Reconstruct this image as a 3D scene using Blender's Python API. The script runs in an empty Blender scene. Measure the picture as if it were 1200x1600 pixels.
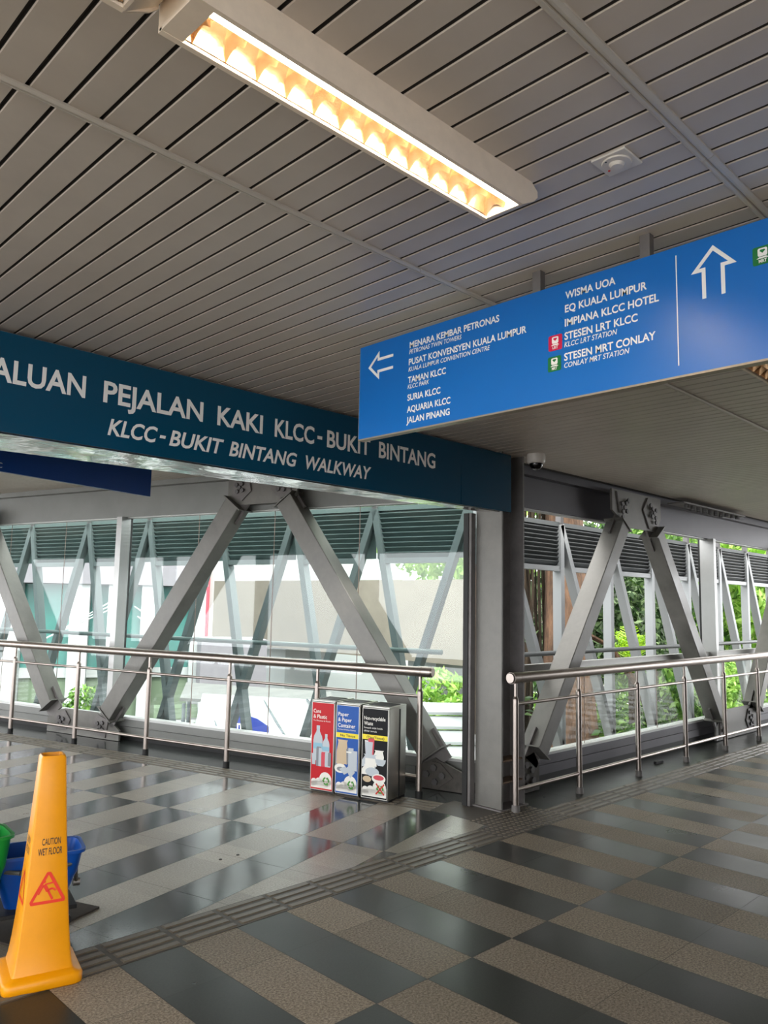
import bpy, bmesh, math, random
import numpy as np
from mathutils import Vector, Matrix

C = bpy.context.scene.collection
S = bpy.context.scene
PI = math.pi
random.seed(7)

# ------------------------------------------------------------------ camera
YAW, PITCH, ROLL, FPX, EYE = math.radians(45.387), math.radians(6.696), math.radians(1.090), 1212.7, 1.6
fwd = Vector((math.cos(PITCH) * math.cos(YAW), math.cos(PITCH) * math.sin(YAW), math.sin(PITCH)))
rgt = fwd.cross(Vector((0, 0, 1))).normalized()
upv = rgt.cross(fwd)
r2 = math.cos(ROLL) * rgt + math.sin(ROLL) * upv
u2 = -math.sin(ROLL) * rgt + math.cos(ROLL) * upv
cam_data = bpy.data.cameras.new('camera')
cam_data.sensor_fit = 'AUTO'
cam_data.sensor_width = 36.0
cam_data.lens = 36.0 * FPX / 1600.0
cam_data.clip_start = 0.02
cam_data.clip_end = 400
cam = bpy.data.objects.new('camera', cam_data)
m = Matrix.Identity(4)
for i in range(3):
    m[i][0], m[i][1], m[i][2] = r2[i], u2[i], -fwd[i]
m.translation = Vector((0, 0, EYE))
cam.matrix_world = m
C.objects.link(cam)
S.camera = cam

# ------------------------------------------------------------------ world, exposure
SKY = 7.5
w = bpy.data.worlds.new('overcast_sky')
w.use_nodes = True
nt = w.node_tree
nt.nodes.clear()
wo = nt.nodes.new('ShaderNodeOutputWorld')
bg = nt.nodes.new('ShaderNodeBackground')
tc = nt.nodes.new('ShaderNodeTexCoord')
sp = nt.nodes.new('ShaderNodeSeparateXYZ')
cr = nt.nodes.new('ShaderNodeValToRGB')
cr.color_ramp.elements[0].position = 0.0
cr.color_ramp.elements[0].color = (0.95, 0.97, 1.0, 1)
cr.color_ramp.elements[1].position = 0.6
cr.color_ramp.elements[1].color = (1.0, 0.99, 0.97, 1)
nt.links.new(tc.outputs['Generated'], sp.inputs[0])
nt.links.new(sp.outputs['Z'], cr.inputs[0])
nt.links.new(cr.outputs[0], bg.inputs[0])
bg.inputs[1].default_value = SKY
nt.links.new(bg.outputs[0], wo.inputs[0])
S.world = w
sun_d = bpy.data.lights.new('hazy_sun', 'SUN')
sun_d.energy = 4.5
sun_d.angle = math.radians(12)
sun_d.color = (1.0, 0.96, 0.88)
sun = bpy.data.objects.new('hazy_sun', sun_d)
sun.rotation_euler = (math.radians(38), 0, math.radians(-20))
C.objects.link(sun)
S.view_settings.view_transform = 'Standard'
S.view_settings.look = 'None'
S.view_settings.gamma = 1
S.view_settings.use_curve_mapping = False
S.view_settings.exposure = 0.0
S.cycles.use_denoising = True
S.cycles.max_bounces = 10
S.cycles.diffuse_bounces = 6
S.cycles.transparent_max_bounces = 16
S.cycles.caustics_reflective = False
S.cycles.caustics_refractive = False
S.cycles.sample_clamp_indirect = 6

# ------------------------------------------------------------------ materials
def lin(r, g, b):
    f = lambda c: (c / 255 / 12.92) if c / 255 <= 0.04045 else ((c / 255 + 0.055) / 1.055) ** 2.4
    return (f(r), f(g), f(b), 1)

def mat(name, col, rough=0.5, metal=0.0, spec=0.5, emit=None, es=0.0, var=0.0, vscale=6.0, bump=0.0, bscale=80.0, bdist=0.004, coat=0.0, rvar=0.0, zs=1.0):
    M = bpy.data.materials.new(name)
    M.use_nodes = True
    t = M.node_tree
    b = t.nodes['Principled BSDF']
    b.inputs['Base Color'].default_value = col
    b.inputs['Roughness'].default_value = rough
    b.inputs['Metallic'].default_value = metal
    b.inputs['Specular IOR Level'].default_value = spec
    b.inputs['Coat Weight'].default_value = coat
    if emit:
        b.inputs['Emission Color'].default_value = emit
        b.inputs['Emission Strength'].default_value = es
    if var or bump or rvar:
        g0 = t.nodes.new('ShaderNodeNewGeometry')
        g = t.nodes.new('ShaderNodeVectorMath'); g.operation = 'MULTIPLY'
        g.inputs[1].default_value = (1, 1, zs)
        t.links.new(g0.outputs['Position'], g.inputs[0])
    if var or rvar:
        n = t.nodes.new('ShaderNodeTexNoise')
        n.inputs['Scale'].default_value = vscale
        n.inputs['Detail'].default_value = 6
        n.inputs['Roughness'].default_value = 0.65
        t.links.new(g.outputs[0], n.inputs['Vector'])
    if var:
        r = t.nodes.new('ShaderNodeValToRGB')
        r.color_ramp.elements[0].position = 0.3
        r.color_ramp.elements[1].position = 0.7
        lo, hi = 1 - var, 1 + var
        r.color_ramp.elements[0].color = (col[0] * lo, col[1] * lo, col[2] * lo, 1)
        r.color_ramp.elements[1].color = (min(1, col[0] * hi), min(1, col[1] * hi), min(1, col[2] * hi), 1)
        t.links.new(n.outputs['Fac'], r.inputs[0])
        t.links.new(r.outputs[0], b.inputs['Base Color'])
    if rvar:
        mr = t.nodes.new('ShaderNodeMapRange')
        mr.inputs['From Min'].default_value = 0.3
        mr.inputs['From Max'].default_value = 0.7
        mr.inputs['To Min'].default_value = max(0.02, rough - rvar)
        mr.inputs['To Max'].default_value = rough + rvar
        t.links.new(n.outputs['Fac'], mr.inputs['Value'])
        t.links.new(mr.outputs[0], b.inputs['Roughness'])
    if bump:
        n2 = t.nodes.new('ShaderNodeTexNoise')
        n2.inputs['Scale'].default_value = bscale
        n2.inputs['Detail'].default_value = 4
        t.links.new(g.outputs[0], n2.inputs['Vector'])
        bp = t.nodes.new('ShaderNodeBump')
        bp.inputs['Strength'].default_value = bump
        bp.inputs['Distance'].default_value = bdist
        t.links.new(n2.outputs['Fac'], bp.inputs['Height'])
        t.links.new(bp.outputs[0], b.inputs['Normal'])
    return M

def granite(name, base, speck, rough, rot, ox, oy, tx, ty):
    """stone tile: per-tile tone from the tile's own cell, fine grain speckle"""
    M = bpy.data.materials.new(name)
    M.use_nodes = True
    t = M.node_tree
    b = t.nodes['Principled BSDF']
    g = t.nodes.new('ShaderNodeNewGeometry')
    mp = t.nodes.new('ShaderNodeMapping')
    mp.vector_type = 'TEXTURE'
    mp.inputs['Location'].default_value = (ox, oy, 0)
    mp.inputs['Rotation'].default_value = (0, 0, rot)
    mp.inputs['Scale'].default_value = (tx, ty, 1)
    t.links.new(g.outputs['Position'], mp.inputs[0])
    fl = t.nodes.new('ShaderNodeVectorMath'); fl.operation = 'FLOOR'
    t.links.new(mp.outputs[0], fl.inputs[0])
    wn = t.nodes.new('ShaderNodeTexWhiteNoise'); wn.noise_dimensions = '3D'
    t.links.new(fl.outputs[0], wn.inputs['Vector'])
    n = t.nodes.new('ShaderNodeTexNoise')
    n.inputs['Scale'].default_value = 95
    n.inputs['Detail'].default_value = 5
    n.inputs['Roughness'].default_value = 0.75
    t.links.new(g.outputs['Position'], n.inputs['Vector'])
    n3 = t.nodes.new('ShaderNodeTexNoise')
    n3.inputs['Scale'].default_value = 2.2
    n3.inputs['Detail'].default_value = 5
    t.links.new(g.outputs['Position'], n3.inputs['Vector'])
    r = t.nodes.new('ShaderNodeValToRGB')
    r.color_ramp.elements[0].position = 0.36
    r.color_ramp.elements[1].position = 0.66
    r.color_ramp.elements[0].color = base
    r.color_ramp.elements[1].color = speck
    t.links.new(n.outputs['Fac'], r.inputs[0])
    hs = t.nodes.new('ShaderNodeHueSaturation')
    mr = t.nodes.new('ShaderNodeMapRange')
    mr.inputs['To Min'].default_value = 0.84
    mr.inputs['To Max'].default_value = 1.16
    t.links.new(wn.outputs['Value'], mr.inputs['Value'])
    t.links.new(mr.outputs[0], hs.inputs['Value'])
    t.links.new(r.outputs[0], hs.inputs['Color'])
    t.links.new(hs.outputs[0], b.inputs['Base Color'])
    m2 = t.nodes.new('ShaderNodeMapRange')
    m2.inputs['From Min'].default_value = 0.3
    m2.inputs['From Max'].default_value = 0.7
    m2.inputs['To Min'].default_value = rough * 0.9
    m2.inputs['To Max'].default_value = rough * 1.12
    t.links.new(n3.outputs['Fac'], m2.inputs['Value'])
    t.links.new(m2.outputs[0], b.inputs['Roughness'])
    bp = t.nodes.new('ShaderNodeBump')
    bp.inputs['Strength'].default_value = 0.0 if speck[0] < 0.1 else 0.2
    bp.inputs['Distance'].default_value = 0.002
    t.links.new(n.outputs['Fac'], bp.inputs['Height'])
    t.links.new(bp.outputs[0], b.inputs['Normal'])
    b.inputs['Specular IOR Level'].default_value = 0.5 if rot else 0.2
    return M

def glass_mat(name, tint, refl=1.0):
    M = bpy.data.materials.new(name)
    M.use_nodes = True
    t = M.node_tree
    t.nodes.clear()
    o = t.nodes.new('ShaderNodeOutputMaterial')
    tr = t.nodes.new('ShaderNodeBsdfTransparent')
    tr.inputs[0].default_value = tint
    gl = t.nodes.new('ShaderNodeBsdfGlossy')
    gl.inputs['Roughness'].default_value = 0.02
    lw = t.nodes.new('ShaderNodeLayerWeight')      # Schlick curve on the facing angle
    lw.inputs[0].default_value = 0.5
    pw = t.nodes.new('ShaderNodeMath'); pw.operation = 'POWER'; pw.inputs[1].default_value = 5
    fr = t.nodes.new('ShaderNodeMath'); fr.operation = 'MULTIPLY_ADD'
    fr.inputs[1].default_value = 0.6; fr.inputs[2].default_value = 0.03
    t.links.new(lw.outputs['Facing'], pw.inputs[0])
    t.links.new(pw.outputs[0], fr.inputs[0])
    mx = t.nodes.new('ShaderNodeMixShader')
    t.links.new(fr.outputs[0], mx.inputs[0])
    t.links.new(tr.outputs[0], mx.inputs[1])
    t.links.new(gl.outputs[0], mx.inputs[2])
    t.links.new(mx.outputs[0], o.inputs[0])
    return M

def leaf_mat(name, c0, c1, c2):
    M = bpy.data.materials.new(name)
    M.use_nodes = True
    t = M.node_tree
    b = t.nodes['Principled BSDF']
    g = t.nodes.new('ShaderNodeNewGeometry')
    r = t.nodes.new('ShaderNodeValToRGB')
    r.color_ramp.elements[0].color = c0
    r.color_ramp.elements[1].color = c2
    e = r.color_ramp.elements.new(0.5)
    e.color = c1
    t.links.new(g.outputs['Random Per Island'], r.inputs[0])
    t.links.new(r.outputs[0], b.inputs['Base Color'])
    b.inputs['Roughness'].default_value = 0.5
    tl = t.nodes.new('ShaderNodeBsdfTranslucent')
    t.links.new(r.outputs[0], tl.inputs[0])
    mx = t.nodes.new('ShaderNodeMixShader')
    mx.inputs[0].default_value = 0.35
    o = t.nodes['Material Output']
    t.links.new(b.outputs[0], mx.inputs[1])
    t.links.new(tl.outputs[0], mx.inputs[2])
    t.links.new(mx.outputs[0], o.inputs[0])
    return M

TH = math.radians(15.5)
M = {}
M['ceil'] = mat('ceiling_metal', lin(208, 198, 187), 0.42, 0.1, var=0.06, vscale=3)
M['ceil_rail'] = mat('ceiling_rail', lin(206, 199, 188), 0.4, 0.15)
M['groove'] = mat('ceiling_groove_shade', lin(70, 66, 62), 0.8)  # dark tone stands for shade inside the slat grooves
M['steel'] = mat('grey_painted_steel', lin(112, 110, 105), 0.42, 0.25, var=0.22, vscale=3.2, rvar=0.08)
M['steel_dark'] = mat('dark_painted_steel', lin(112, 108, 106), 0.5, 0.2, var=0.2, vscale=7)
M['header'] = mat('beam_paint_shaded', lin(88, 86, 92), 0.45, 0.2, var=0.08, vscale=2)  # darker copy of one beam paint, low light put into the colour
M['header_l'] = mat('beam_paint_branch_lit', lin(128, 129, 126), 0.45, 0.2, var=0.08, vscale=2)  # lighter copy of the beam paint, branch daylight put into the colour
M['alu'] = mat('aluminium_frame', lin(176, 176, 174), 0.35, 0.5, var=0.06, vscale=3)
M['sill'] = mat('pale_sill', lin(205, 206, 204), 0.4, 0.2)
M['black'] = mat('black_rubber_gap_shade', lin(18, 18, 18), 0.6)
M['stainless'] = mat('brushed_stainless', lin(160, 150, 143), 0.33, 1.0)
M['chrome'] = mat('polished_soffit', lin(215, 214, 210), 0.16, 1.0, bump=0.6, bscale=2.6, bdist=.05)
M['rust'] = mat('rusty_plate', lin(98, 78, 60), 0.8, var=0.4, vscale=20)
M['dirty'] = mat('dirty_plate', lin(74, 70, 65), 0.6, 0.2, var=0.35, vscale=14)
M['bolt'] = mat('bolt_steel', lin(92, 90, 90), 0.45, 0.4)
M['sign_blue'] = mat('hanging_sign_blue', lin(2, 104, 186), 0.30, spec=0.6, rvar=0.03, vscale=3)
M['sign_navy'] = mat('fascia_sign_teal', lin(0, 64, 92), 0.24, spec=0.45)
M['sign_deep'] = mat('deep_blue_sign', lin(2, 58, 128), 0.35, spec=0.3)
M['letters'] = mat('white_lettering', lin(236, 234, 230), 0.5)
M['sign_edge'] = mat('sign_edge_alloy', lin(150, 140, 122), 0.4, 0.4)
M['red_icon'] = mat('red_icon', lin(196, 16, 66), 0.4)
M['green_icon'] = mat('green_icon', lin(6, 110, 48), 0.4)
M['lamp'] = mat('cream_enamel', lin(240, 224, 204), 0.45, var=0.06, vscale=14)
M['tube'] = mat('lit_tube', (1, 1, 1, 1), 0.4, emit=(1.0, 0.80, 0.56, 1), es=85)
M['tube_off'] = mat('unlit_tube', lin(225, 225, 220), 0.3)
M['louver'] = mat('lamp_reflector', lin(214, 178, 140), 0.25, 0.85, bump=0.25, bscale=30)
M['white'] = mat('white_plastic', lin(226, 220, 212), 0.45)
M['dome'] = mat('dome_black', lin(12, 12, 14), 0.08)
M['yellow'] = mat('yellow_plastic', lin(218, 142, 0), 0.4, spec=0.35, var=0.05, vscale=9)
M['print_red'] = mat('red_print', lin(214, 44, 14), 0.5)
M['print_black'] = mat('black_print', lin(30, 24, 12), 0.5)
M['bucket_green'] = mat('green_bucket', lin(14, 122, 44), 0.35)
M['bucket_blue'] = mat('blue_bucket', lin(10, 74, 160), 0.33)
M['handle'] = mat('grey_handle', lin(120, 118, 114), 0.4, 0.6)
M['mat_dark'] = mat('dark_rubber_mat', lin(46, 38, 30), 0.8, var=0.3, vscale=40)
M['bin_body'] = mat('bin_stainless', lin(180, 178, 172), 0.3, 1.0)
M['bin_dark'] = mat('bin_shadow_gap', lin(34, 34, 34), 0.6)
M['bin_red'] = mat('bin_red', lin(190, 24, 34), 0.5, spec=0.3)
M['bin_blue'] = mat('bin_blue', lin(36, 86, 164), 0.5, spec=0.3)
M['bin_black'] = mat('bin_black', lin(10, 11, 15), 0.5, spec=0.2)
M['bin_yellow'] = mat('bin_yellow', lin(236, 216, 40), 0.4)
M['bin_white'] = mat('bin_white_print', lin(232, 230, 222), 0.45)
M['bin_green'] = mat('bin_recycle_green', lin(70, 140, 50), 0.45)
M['bin_cross'] = mat('bin_cross_red', lin(190, 50, 30), 0.45)
M['pr_grey'] = mat('print_pale_grey', lin(186, 194, 200), 0.4)
M['pr_sky'] = mat('print_pale_blue', lin(140, 186, 206), 0.4)
M['pr_tan'] = mat('print_tan', lin(200, 178, 146), 0.4)
M['pr_pink'] = mat('print_pink', lin(206, 70, 84), 0.4)
M['pr_mid'] = mat('print_mid_grey', lin(128, 132, 138), 0.4)
M['screen_t'] = mat('louver_teal_grey', lin(92, 110, 108), 0.5, 0.2)
M['screen'] = mat('louver_grey', lin(84, 88, 89), 0.5, 0.2)
M['screen_l'] = mat('louver_frame_branch_shaded', lin(92, 104, 104), 0.45, 0.2)  # darker copy of the frame paint, shade of the inner faces coloured in
M['screen_r'] = mat('louver_frame_main_lit', lin(154, 157, 158), 0.45, 0.2)  # lighter copy of the same frame paint, daylight coloured in
M['glass_teal'] = glass_mat('teal_glazing', (0.935, 0.975, 0.968, 1))
M['glass_clear'] = glass_mat('clear_glazing', (0.95, 0.975, 0.965, 1))
M['joint'] = mat('glass_joint', lin(150, 128, 118), 0.5)
M['grout'] = mat('grout', lin(62, 60, 56), 0.8)
M['tactile'] = mat('tactile_stone', lin(96, 88, 76), 0.42, var=0.15, vscale=25, bump=0.3)
M['tac_gap'] = mat('tactile_bed', lin(66, 60, 52), 0.5, var=0.15, vscale=25)
M['dark_r'] = granite('dark_granite', lin(38, 40, 37), lin(48, 50, 46), 0.3, 0, 2.04, 2.366, 0.305, 0.61)
M['light_r'] = granite('light_granite', lin(84, 74, 62), lin(162, 150, 132), 0.5, 0, 2.04, 2.366, 0.305, 0.61)
M['dark_l'] = granite('dark_granite_branch', lin(54, 58, 58), lin(70, 73, 72), 0.15, TH, 4.927, 4.555, 0.305, 0.61)
M['light_l'] = granite('light_granite_branch', lin(112, 106, 94), lin(158, 150, 136), 0.30, TH, 4.927, 4.555, 0.305, 0.61)
M['concrete'] = mat('viaduct_concrete', lin(114, 107, 96), 0.85, var=0.12, vscale=1.2)
M['render_w'] = mat('white_render', lin(160, 163, 163), 0.7)
M['render_g'] = mat('lilac_grey_panel', lin(112, 109, 114), 0.7, var=0.05)
M['teal_pane'] = mat('teal_building_glass', lin(62, 112, 106), 0.15, spec=0.4, var=0.12, vscale=1.5)
M['window_dark'] = mat('building_window', lin(84, 92, 96), 0.2)
M['canopy'] = mat('white_canopy', lin(136, 140, 140), 0.6)
M['canopy_g'] = mat('grey_canopy', lin(90, 92, 90), 0.7)
M['shop_blue'] = mat('shop_blue', lin(26, 48, 128), 0.5)
M['shop_green'] = mat('shop_green', lin(96, 112, 90), 0.6)
M['shop_yellow'] = mat('shop_yellow', lin(236, 214, 60), 0.6)
M['asphalt'] = mat('asphalt', lin(112, 110, 106), 0.9, var=0.1, vscale=1)
M['bark'] = mat('tree_bark', lin(84, 62, 45), 0.9, var=0.75, vscale=9, bump=1.0, bscale=14, bdist=.06, zs=.22)
M['bark_d'] = mat('dark_root_bark', lin(58, 47, 34), 0.9, var=0.5, vscale=12, bump=1.0, bscale=20, bdist=.05, zs=.2)
M['leaf_bright'] = leaf_mat('bright_leaves', lin(92, 138, 40), lin(130, 172, 66), lin(178, 206, 112))
M['leaf_mid'] = leaf_mat('mid_leaves', lin(38, 70, 24), lin(76, 118, 42), lin(140, 176, 84))
M['leaf_dark'] = leaf_mat('dark_leaves', lin(22, 42, 20), lin(50, 78, 38), lin(126, 150, 104))
M['fern'] = leaf_mat('fern_leaves', lin(96, 140, 20), lin(140, 186, 30), lin(180, 214, 60))

# ------------------------------------------------------------------ mesh helpers
class MB:
    def __init__(s):
        s.v, s.f, s.mi = [], [], []
        s.k = 0
    def add(s, vs, fs, mi=None):
        o = len(s.v)
        s.v += [tuple(map(float, p)) for p in vs]
        s.f += [tuple(i + o for i in f) for f in fs]
        s.mi += [s.k if mi is None else mi] * len(fs)
        return s
    def hexa(s, p):   # 8 corners: bottom loop 0-3, top loop 4-7
        return s.add(p, [(0, 3, 2, 1), (4, 5, 6, 7), (0, 1, 5, 4), (1, 2, 6, 5), (2, 3, 7, 6), (3, 0, 4, 7)])
    def box(s, a0, a1, b0, b1, c0, c1, fr=None):
        p = [(a0, b0, c0), (a1, b0, c0), (a1, b1, c0), (a0, b1, c0), (a0, b0, c1), (a1, b0, c1), (a1, b1, c1), (a0, b1, c1)]
        if fr: p = [fr(*q) for q in p]
        return s.hexa(p)
    def bar(s, p0, p1, ux, uy, hx, hy):   # rectangular bar p0->p1 with cross axes
        p0, p1, ux, uy = map(Vector, (p0, p1, ux, uy))
        q = []
        for P in (p0, p1):
            for sx, sy in ((-1, -1), (1, -1), (1, 1), (-1, 1)):
                q.append(P + ux * hx * sx + uy * hy * sy)
        return s.hexa(q)
    def tube(s, p0, p1, r, n=14, r1=None, cap=True):
        p0, p1 = Vector(p0), Vector(p1)
        d = (p1 - p0).normalized()
        a = d.orthogonal().normalized()
        b = d.cross(a)
        r1 = r if r1 is None else r1
        vs = []
        for P, R in ((p0, r), (p1, r1)):
            for i in range(n):
                t = 2 * PI * i / n
                vs.append(P + (a * math.cos(t) + b * math.sin(t)) * R)
        fs = [(i, (i + 1) % n, n + (i + 1) % n, n + i) for i in range(n)]
        if cap: fs += [tuple(range(n - 1, -1, -1)), tuple(range(n, 2 * n))]
        return s.add(vs, fs)
    def path(s, pts, r, n=10):
        for a, b in zip(pts[:-1], pts[1:]): s.tube(a, b, r, n)
        return s
    def loft(s, rings, cap=True, close=True):
        n = len(rings[0])
        vs = [p for R in rings for p in R]
        fs = []
        for k in range(len(rings) - 1):
            for i in range(n if close else n - 1):
                j = (i + 1) % n
                fs.append((k * n + i, k * n + j, (k + 1) * n + j, (k + 1) * n + i))
        if cap:
            fs.append(tuple(range(n - 1, -1, -1)))
            fs.append(tuple(range((len(rings) - 1) * n, len(rings) * n)))
        return s.add(vs, fs)
    def prism(s, poly, fr, d0, d1):   # poly in 2D, fr(u, v, d)
        n = len(poly)
        vs = [fr(u, v, d0) for u, v in poly] + [fr(u, v, d1) for u, v in poly]
        fs = [tuple(range(n - 1, -1, -1)), tuple(range(n, 2 * n))] + [(i, (i + 1) % n, n + (i + 1) % n, n + i) for i in range(n)]
        return s.add(vs, fs)

def tag(o, label=None, cat=None, group=None, kind=None):
    if label: o['label'] = label
    if cat: o['category'] = cat
    if group: o['group'] = group
    if kind: o['kind'] = kind
    return o

def obj(name, mb, mats, parent=None, base=None, smooth=35, recalc=True, bevel=0):
    me = bpy.data.meshes.new(name)
    if not isinstance(mats, (list, tuple)): mats = [mats]
    v = np.array(mb.v)
    if parent is not None:
        off = np.array(parent['_base'])
        loc = (0, 0, 0)
    else:
        lo, hi = v.min(0), v.max(0)
        off = np.array(base if base is not None else ((lo[0] + hi[0]) / 2, (lo[1] + hi[1]) / 2, lo[2]))
        loc = tuple(off)
    me.from_pydata((v - off).tolist(), [], mb.f)
    for k in mats: me.materials.append(k)
    me.polygons.foreach_set('material_index', mb.mi)
    if recalc:
        bm = bmesh.new(); bm.from_mesh(me)
        bmesh.ops.recalc_face_normals(bm, faces=bm.faces)
        bm.to_mesh(me); bm.free()
    if smooth:
        me.shade_smooth()
        me.set_sharp_from_angle(angle=math.radians(smooth))
    me.update()
    o = bpy.data.objects.new(name, me)
    C.objects.link(o)
    o.location = loc
    if parent is not None: o.parent = parent
    o['_base'] = [float(q) for q in off]
    if bevel:
        b = o.modifiers.new('bevel', 'BEVEL')
        b.width = bevel; b.segments = 2; b.limit_method = 'ANGLE'
    return o

def thing(name, loc, label, cat, group=None):
    o = bpy.data.objects.new(name, None)
    o.empty_display_size = 0.1
    o.location = loc
    o['_base'] = [float(q) for q in loc]
    C.objects.link(o)
    return tag(o, label, cat, group)

def struct(name, mb, mats, **k):
    o = obj(name, mb, mats, **k)
    o['kind'] = 'structure'
    return o

def frame_fn(origin, U, V, N):
    origin, U, V, N = map(Vector, (origin, U, V, N))
    return lambda u, v, d=0.0: origin + U * u + V * v + N * d

# text -> flat mesh in a 2D box, placed by a frame
def text_into(mb, s, fr, x0, x1, y0, cap, d=0.001, italic=0.0, weight=0.0, mi=None):
    cu = bpy.data.curves.new('lettering', 'FONT')
    cu.body = s
    cu.size = 1.0
    cu.shear = italic
    cu.offset = weight
    cu.resolution_u = 3
    cu.fill_mode = 'FRONT'
    o = bpy.data.objects.new('lettering', cu)
    C.objects.link(o)
    dg = bpy.context.evaluated_depsgraph_get()
    me = bpy.data.meshes.new_from_object(o.evaluated_get(dg))
    vs = np.array([v.co[:] for v in me.vertices])
    fs = [tuple(p.vertices) for p in me.polygons]
    bpy.data.objects.remove(o)
    bpy.data.curves.remove(cu)
    bpy.data.meshes.remove(me)
    # cap height of the built-in font measured on the string itself
    lo, hi = vs.min(0), vs.max(0)
    base = 0.0
    top = CAP
    xs = (x1 - x0) / (hi[0] - lo[0])
    ys = cap / top
    mb.add([fr(x0 + (v[0] - lo[0]) * xs, y0 + (v[1] - base) * ys, d) for v in vs], fs, mi)
    return mb

def measure_cap():
    cu = bpy.data.curves.new('lettering', 'FONT')
    cu.body = 'H'
    o = bpy.data.objects.new('lettering', cu)
    C.objects.link(o)
    me = bpy.data.meshes.new_from_object(o.evaluated_get(bpy.context.evaluated_depsgraph_get()))
    h = max(v.co[1] for v in me.vertices)
    bpy.data.objects.remove(o); bpy.data.curves.remove(cu); bpy.data.meshes.remove(me)
    return h
CAP = measure_cap()

# wall frames: (a along the wall, n outwards, z up)
EX, EY = 4.927, 4.555
def WL(a, n, z): return (EX - math.sin(TH) * a + math.cos(TH) * n, EY + math.cos(TH) * a + math.sin(TH) * n, z)
def WR(a, n, z): return (a, 3.72 + n, z)
LA, LN = Vector((-math.sin(TH), math.cos(TH), 0)), Vector((math.cos(TH), math.sin(TH), 0))
RA, RN = Vector((1, 0, 0)), Vector((0, 1, 0))
ZV = Vector((0, 0, 1))

# ------------------------------------------------------------------ floors
def clip(poly, a, b, c):   # keep a*x + b*y >= c
    out = []
    for i in range(len(poly)):
        p, q = poly[i], poly[(i + 1) % len(poly)]
        dp, dq = a * p[0] + b * p[1] - c, a * q[0] + b * q[1] - c
        if dp >= 0: out.append(p)
        if (dp > 0 > dq) or (dp < 0 < dq):
            t = dp / (dp - dq)
            out.append((p[0] + (q[0] - p[0]) * t, p[1] + (q[1] - p[1]) * t))
    return out

def tile_fill(mb, x0, x1, y0, y1, loc, clips, rule, z=0.0, gap=0.0012, mats=(0, 1)):
    vs = [loc(x0 + gap, y0 + gap), loc(x1 - gap, y0 + gap), loc(x1 - gap, y1 - gap), loc(x0 + gap, y1 - gap)]
    for c in clips:
        vs = clip(vs, *c)
        if len(vs) < 3: return
    mb.add([(x, y, z) for x, y in vs], [tuple(range(len(vs)))], mats[rule])

YB, YT = 3.355, 3.622         # tactile strip of the main corridor
mb = MB()
mb.add([(-4, -1.7, -0.0015), (15.6, -1.7, -0.0015), (15.6, 4.3, -0.0015), (-4, 4.3, -0.0015)], [(0, 1, 2, 3)], 2)
mb.box(-4, 15.6, -1.7, 4.3, -0.35, -0.0018)
mb.mi[-6:] = [2] * 6
for i in range(-20, 45):
    x0 = 2.04 + 0.305 * i
    rows = [(-1.7, -1.294, 0), (-1.294, -0.684, 0), (-0.684, -0.074, 0), (-0.074, 0.536, 1), (0.536, 1.146, 1), (1.146, 1.756, 0), (1.756, 2.366, 0), (2.366, 2.976, 1), (2.976, YB, 1)]
    for (y0, y1, sw) in rows:
        dark = (i + sw + 1) % 2
        tile_fill(mb, max(x0, -4), min(x0 + 0.305, 15.6), y0, y1, lambda x, y: (x, y), [], 0 if dark else 1)
# dark margin under the right rail
for i in range(0, 18):
    x0 = 5.30 + 0.61 * i
    tile_fill(mb, x0, x0 + 0.61, YT, 4.3, lambda x, y: (x, y), [(1, 0, 5.0), (-1, 0, -15.6)], 0)
struct('floor', mb, [M['dark_r'], M['light_r'], M['grout']], recalc=False, smooth=0)

mb = MB()
def locL(u, v): # u along A, v along N
    p = WL(u, v, 0); return (p[0], p[1])
clips_l = [(0, 1, YT)]
mb.add([WL(-1.2, 0.75, -0.0022), WL(14, 0.75, -0.0022), WL(14, -5.4, -0.0022), WL(-1.2, -5.4, -0.0022)], [(0, 1, 2, 3)], 2)
for i in range(-8, 42):
    u0 = -0.163 + 0.3205 * i
    for j, (v0, v1) in enumerate([(-0.765, -0.335), (-1.378, -0.765), (-1.99, -1.378), (-2.61, -1.99), (-3.22, -2.61), (-3.83, -3.22), (-4.44, -3.83), (-5.2, -4.44)]):
        sw = 0 if j < 2 else (1 if j < 4 else (1 if j < 6 else 0))
        dark = (i + sw) % 2
        tile_fill(mb, u0, u0 + 0.3205, v0, v1, locL, clips_l, 0 if dark else 1)
for i in range(-2, 24):
    u0 = -0.1 + 0.61 * i
    tile_fill(mb, u0, u0 + 0.61, -0.05, 0.75, locL, [(0, 1, 4.1 if i < 0 else 3.7)], 0)
struct('floor_branch', mb, [M['dark_l'], M['light_l'], M['grout']], recalc=False, smooth=0)
bpy.data.objects['floor_branch'].name = 'floor_left'

def tactile(name, cells, fr, label_frame=None):
    mb = MB()
    for (a0, a1, n0, n1) in cells:
        mb.k = 1
        mb.box(a0, a1, n0, n1, -0.003, 0.0012, fr)
        mb.k = 0
        p = (n1 - n0) / 4
        for k in range(4):
            c0 = n0 + p * (k + 0.17)
            c1 = n0 + p * (k + 0.83)
            s0, s1 = [], []
            e = 0.006
            q = [(a0 + .012, c0, .0012), (a1 - .012, c0, .0012), (a1 - .012, c1, .0012), (a0 + .012, c1, .0012),
                 (a0 + .012 + e, c0 + e, .006), (a1 - .012 - e, c0 + e, .006), (a1 - .012 - e, c1 - e, .006), (a0 + .012 + e, c1 - e, .006)]
            mb.hexa([fr(*t) for t in q])
    return struct(name, mb, [M['tactile'], M['tac_gap']], smooth=0)
tactile('trim_1', [(1.752 + 0.312 * k, 1.752 + 0.312 * (k + 1), YB, YT) for k in range(-18, 9)] + [(5.40 + 0.312 * k, 5.40 + 0.312 * (k + 1), YB, YT) for k in range(0, 32)], lambda a, n, z: (a, n, z))
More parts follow.
